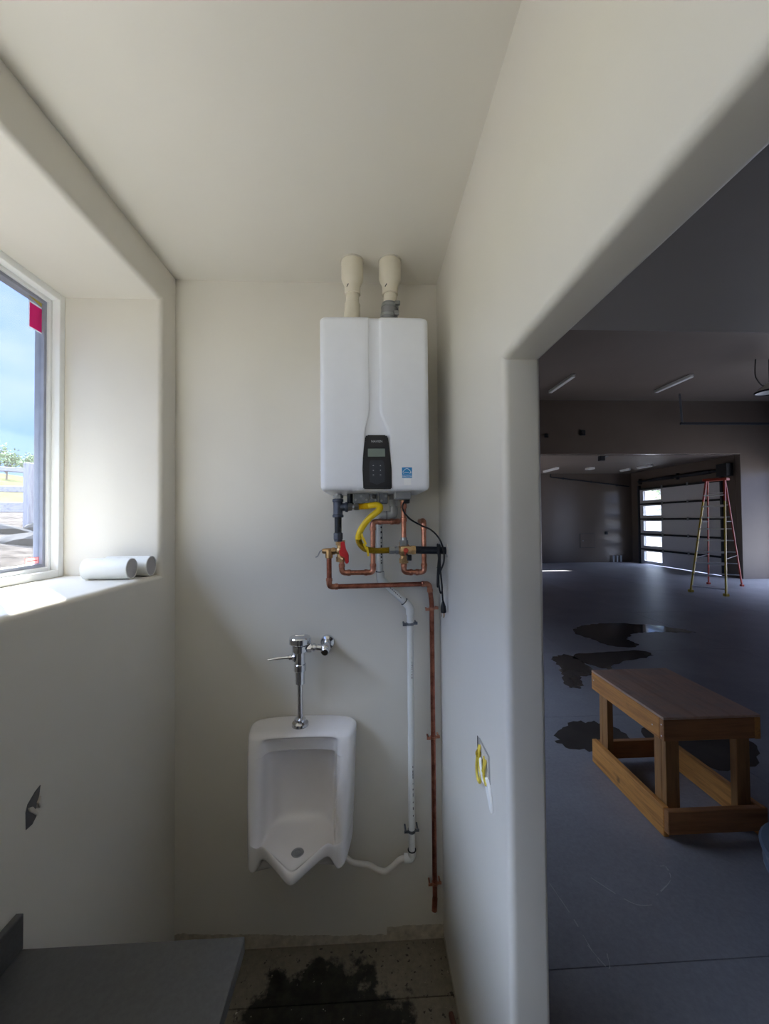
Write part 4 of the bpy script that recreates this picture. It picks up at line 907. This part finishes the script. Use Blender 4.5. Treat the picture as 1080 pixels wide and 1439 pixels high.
puddle('flat wet streak on the floor behind the workbench', [(3.02, 5.72), (3.6, 5.85), (4.12, 5.83), (4.1, 5.60), (3.55, 5.45), (3.2, 5.18), (3.02, 5.40)])
puddle('branching wet patch left of the far workbench corner', [(2.62, 5.58), (2.78, 5.72), (2.97, 5.73), (2.985, 5.1), (2.72, 4.95), (2.52, 4.62), (2.38, 4.68), (2.5, 5.05), (2.6, 5.35)])
puddle('damp patch on the floor left of the workbench legs', [(1.70, 3.50), (1.86, 3.78), (2.1, 3.86), (2.3, 3.8), (2.38, 3.55), (2.2, 3.40), (1.9, 3.38)])
puddle('damp patch under the right side of the workbench', [(2.58, 3.2), (2.60, 3.70), (3.2, 3.8), (3.4, 3.35), (2.95, 3.05)])
ch_ = MB()
for pts in ([(0.99, 2.18), (1.02, 1.98), (1.03, 1.78)], [(1.22, 2.22), (1.36, 2.05), (1.46, 2.03)], [(1.52, 2.08), (1.66, 2.16), (1.70, 2.24), (1.67, 2.25)], [(1.02, 1.86), (1.06, 1.76), (1.09, 1.82)]):
    q = catmull([(x, y, 0.0008) for x, y in pts], 6)
    for a, b in zip(q, q[1:]):
        if random.random() < .75: ch_.bar(a, b, random.uniform(.002, .006), 0.0012)
tag(set_origin(ch_.build('scuff_marks', 'cap_grey', smooth=0), (1.3, 2.0, 0)), 'thin pale scuff marks on the dark floor in front of the workbench', 'scuff')
# ------------------------------------------------------------------ stepladder
ld = thing('stepladder', 'tall yellow and orange stepladder in front of the garage door', 'ladder', (9.6, 10.55, 0))
F0, F1, R0, R1 = Vector((8.66, 10.30, 0)), Vector((9.05, 9.67, 0)), Vector((10.18, 11.45, 0)), Vector((10.785, 11.01, 0))
lat = (F1 - F0).normalized(); TC = Vector((9.58, 10.48, 3.03)); TR = TC + Vector((0.12, 0.10, 0))
A0, A1 = TC - lat * 0.20, TC + lat * 0.20; B0, B1 = TR - lat * 0.19, TR + lat * 0.19
fw = Vector((lat.y, -lat.x, 0))
for f, t in ((F0, A0), (F1, A1)):
    MB().bar(f + Vector((0, 0, .05)), f.lerp(t, 0.80), 0.035, 0.075, up=fw, bev=0.006).build('front_rail', 'fibre_yellow', ld)
    MB().bar(f.lerp(t, 0.80), t, 0.037, 0.078, up=fw, bev=0.006).build('upper_rail', 'fibre_orange', ld, label='orange upper rail')
    MB().box(f.x - .05, f.y - .05, 0.0, f.x + .05, f.y + .05, 0.07, 0.01, 1).build('foot', 'fibre_yellow', ld)
for f, t in ((R0, B0), (R1, B1)):
    MB().bar(f + Vector((0, 0, .04)), t, 0.030, 0.055, up=fw, bev=0.005).build('rear_rail', 'fibre_orange', ld, label='orange rear rail')
    MB().box(f.x - .04, f.y - .04, 0.0, f.x + .04, f.y + .04, 0.06, 0.01, 1).build('foot', 'fibre_orange', ld)
for k in range(1, 10):
    t = k * 0.1 - 0.045; MB().bar(F0.lerp(A0, t), F1.lerp(A1, t), 0.085, 0.035, bev=0.004).build('step', 'aluminium', ld)
for k in range(1, 9):
    t = k * 0.11; MB().bar(R0.lerp(B0, t), R1.lerp(B1, t), 0.02, 0.028).build('rear_brace', 'aluminium', ld)
for t in (0.30, 0.62):
    for f, a, r, b in ((F0, A0, R0, B0), (F1, A1, R1, B1)):
        MB().bar(f.lerp(a, t), r.lerp(b, t), 0.012, 0.022).build('spreader', 'iron', ld)
_c = (TC + TR) / 2
MB().bar(_c - lat * 0.27, _c + lat * 0.27, 0.27, 0.07, bev=0.012).build('top_cap', 'fibre_orange', ld, label='orange top cap')
# ------------------------------------------------------------------ sectional garage door
gd = struct(empty('door_1', (12.07, 14.95, 0)))
DY0, DY1 = 12.95, 16.97
for k in range(5):
    z0 = 0.02 + k * 0.648; z1 = z0 + 0.644
    mb = MB(); hole = (15.72, z0 + 0.13, 16.76, z1 - 0.11)
    def rc(e, x): a0, b0, a1, b1 = hole; return [Vector((x, a0 - e, b0 - e)), Vector((x, a1 + e, b0 - e)), Vector((x, a1 + e, b1 + e)), Vector((x, a0 - e, b1 + e))]
    def oc(x): return [Vector((x, DY0, z0)), Vector((x, DY1, z0)), Vector((x, DY1, z1)), Vector((x, DY0, z1))]
    mb.ring_loft([oc(12.045), rc(0, 12.045), rc(0, 12.09), oc(12.09)], False, True)
    p_ = mb.build('panel', 'door_white', gd, smooth=0)
    a0, b0, a1, b1 = hole; fr = MB()
    fr.box(12.035, a0 - .04, b0 - .04, 12.0445, a1 + .04, b0).box(12.035, a0 - .04, b1, 12.0445, a1 + .04, b1 + .04).box(12.035, a0 - .04, b0, 12.0445, a0, b1).box(12.035, a1, b0, 12.0445, a1 + .04, b1)
    fr.build('window_frame', 'door_white', p_, smooth=0)
    MB().box(12.064, a0, b0, 12.070, a1, b1).build('pane', 'glass', p_, smooth=0)
    MB().box(11.975, DY0 + .02, z1 - 0.055, 12.044, DY1 - .03, z1 + 0.012).build('strut', 'strut_black', p_, smooth=0)
    hg = MB()
    for y in (14.30, 15.58): hg.box(11.965, y - .04, z1 - 0.08, 11.975, y + .04, z1 + 0.05)
    hg.build('hinge', 'steel', p_, smooth=0)
MB().box(11.98, DY1 + .002, 0.0, 12.09, DY1 + .07, 3.4).build('side_track', 'track_steel', gd, smooth=0)
MB().box(11.98, DY0 - .07, 0.0, 12.09, DY0 - .002, 3.4).build('side_track', 'track_steel', gd, smooth=0)
dop = thing('door_opener', 'dark torsion shaft with a black motor box above the garage door', 'door opener', (12.0, 14.9, 3.55))
MB().cyl((11.99, 12.75, 3.58), (11.99, 16.98, 3.58), 0.045, seg=16).build('spring_shaft', 'iron', dop)
MB().cyl((11.99, 13.3, 3.58), (11.99, 14.6, 3.58), 0.07, seg=16).cyl((11.99, 15.0, 3.58), (11.99, 16.3, 3.58), 0.07, seg=16).build('spring', 'track_steel', dop)
MB().box(11.86, 12.55, 3.36, 12.098, 12.95, 3.78, 0.01, 1).build('motor_box', 'strut_black', dop)
mm = MB()
for y in (12.98, 14.8, 16.9): mm.box(11.97, y, 3.46, 12.099, y + .05, 3.70)
mm.build('bracket', 'track_steel', dop, smooth=0)
# tracks of the neighbouring overhead door, hung from the hall ceiling
tk = thing('overhead_track', 'dark overhead door track hanging from the hall ceiling on an angle strut', 'door track', (11.7, 11.9, 4.9))
MB().box(9.80, 11.87, 4.885, 13.595, 11.93, 4.955).build('track', 'track_steel', tk, smooth=0)
MB().bar((9.55, 11.6, 5.748), (9.85, 11.9, 4.955), 0.05, 0.05).build('hanger', 'steel', tk, smooth=0)
MB().bar((13.1, 11.9, 5.748), (13.1, 11.9, 4.955), 0.04, 0.04).build('hanger', 'iron', tk, smooth=0)
# ------------------------------------------------------------------ strip lights and wall boxes
def strip(label, x, y0, y1, zc, w=0.11, group=None, dx=0.0):
    o = thing('strip_light', label, 'light', (x, (y0 + y1) / 2, zc), group)
    MB().bar((x - dx, y0, zc - 0.02), (x + dx, y1, zc - 0.02), w * .8, 0.04).build('housing', 'lamp_white', o, smooth=0)
    MB().bar((x - dx, y0 + .02, zc - 0.06), (x + dx, y1 - .02, zc - 0.06), w, 0.045, bev=0.012).build('diffuser', 'lamp_white', o)
strip('left unlit strip light on the hall ceiling, beside the door jamb', 5.42, 10.03, 11.38, 5.75)
strip('right unlit strip light on the hall ceiling, near the hanging track', 8.56, 9.96, 11.30, 5.75)
strip('unlit strip light at the far left of the low extension ceiling', 7.55, 15.3, 16.5, 4.02, dx=-.01)
strip('short looking unlit strip light in the middle of the extension ceiling', 8.95, 15.3, 15.65, 4.02, 0.25)
strip('unlit strip light on the extension ceiling in front of the garage door, the farther one', 10.75, 15.7, 16.3, 4.02)
strip('unlit strip light on the extension ceiling in front of the garage door, the nearer one', 10.85, 14.6, 15.4, 4.02)
def wallbox(label, x, y, z, s=0.10, nm='junction_box', cat='junction box'):
    o = thing(nm, label, cat, (x, y, z))
    MB().box(x - s, y - 0.035, z - s, x + s, y, z + s, 0.01, 1).build('plate', 'iron', o)
    MB().cyl((x, y - 0.05, z), (x, y - 0.034, z), s * 0.55, seg=14).build('hub', 'strut_black', o)
wallbox('dark box on the header wall nearest the door jamb', 5.71, 12.299, 4.62, 0.06)
wallbox('dark box on the header wall in the middle above the opening', 6.89, 12.299, 4.71, 0.085)
wallbox('small black outlet on the far extension wall left of the garage door', 10.87, 17.599, 1.32, 0.07, 'wall_outlet', 'outlet')
pnl = thing('access_panel', 'faint rectangular access panel low on the far extension wall', 'panel', (9.98, 17.6, 0.98))
MB().box(9.66, 17.57, 0.67, 10.32, 17.599, 1.29, 0.008, 1).build('cover', 'paint_garage', pnl)
MB().box(9.645, 17.585, 0.655, 10.335, 17.5995, 1.305).build('rim', 'track_steel', pnl, smooth=0)
MB().cyl((9.78, 17.562, 0.98), (9.78, 17.571, 0.98), 0.02, seg=12).build('latch', 'steel', pnl)
op2 = thing('hanging_unit', 'dark bracket hanging under the edge of the header wall', 'bracket', (7.68, 12.6, 4.02))
MB().box(7.60, 12.52, 3.86, 7.76, 12.68, 4.02, 0.01, 1).build('box', 'iron', op2)
MB().bar((7.72, 12.6, 3.95), (7.9, 12.6, 4.02), 0.03, 0.03).build('arm', 'steel', op2)
ht = thing('pendant_lamp', 'pale cone shaped lamp with dark rim hanging at the right edge of the picture', 'lamp', (9.62, 9.0, 5.05))
MB().lathe([(0.06, 0.22), (0.20, 0.10), (0.27, 0.0), (0.26, 0.0), (0.19, 0.09), (0.05, 0.20)], (9.64, 9.0, 4.97), (0, 0, 1), 28).build('shade', 'lamp_white', ht)
MB().lathe([(0.268, -0.02), (0.285, -0.02), (0.285, 0.02), (0.268, 0.02)], (9.64, 9.0, 4.97), (0, 0, 1), 28, False, True).build('rim', 'iron', ht)
MB().tube([(9.64, 9.0, 5.18), (9.64, 9.0, 5.749)], 0.015, 8).build('stem', 'iron', ht)
MB().tube(catmull([(9.3, 9.0, 5.749), (9.28, 9.0, 5.5), (9.30, 9.0, 5.3), (9.45, 9.0, 5.12), (9.6, 9.0, 5.15)], 6), 0.012, 6).build('cable', 'rubber', ht)
for x, w_ in ((11.14, 'leftmost'), (11.31, 'middle'), (11.48, 'rightmost')):
    o = tag(set_origin(MB().lathe([(0.03, 0.0), (0.03, 0.27), (0.036, 0.272), (0.036, 0.30), (0.028, 0.30), (0.026, 0.20)], (x, 17.5, 0.0), (0, 0, 1), 12).build('pipe_stub', 'pvc_grey'), (x, 17.5, 0)),
            w_ + ' of the three short pale pipe stubs at the foot of the far extension wall', 'pipe', 'pipe stubs by the far wall')
cd_ = thing('conduit', 'thin dark pipe sloping across the top of the far extension wall', 'pipe', (9.9, 17.55, 3.7))
MB().tube([(8.32, 17.55, 3.99), (8.32, 17.55, 3.87), (11.95, 17.55, 3.42)], 0.028, 10, 0.05).build('tube', 'iron', cd_)
for x, z in ((8.9, 3.80), (10.2, 3.637), (11.4, 3.488)): MB().box(x - .03, 17.545, z - .05, x + .03, 17.599, z + .05).build('bracket', 'track_steel', cd_, smooth=0)
# tiny pieces nobody could pick apart singly in the photograph
for _o in list(bpy.data.objects):
    if _o.name.split('.')[0] in ('scuff_marks', 'button_symbol', 'bolt', 'glue_line', 'torn_strip', 'printed_marking', 'hinge', 'screw', 'prong', 'coupling', 'arc_and_star', 'pencil_mark'):
        _o['kind'] = 'stuff'
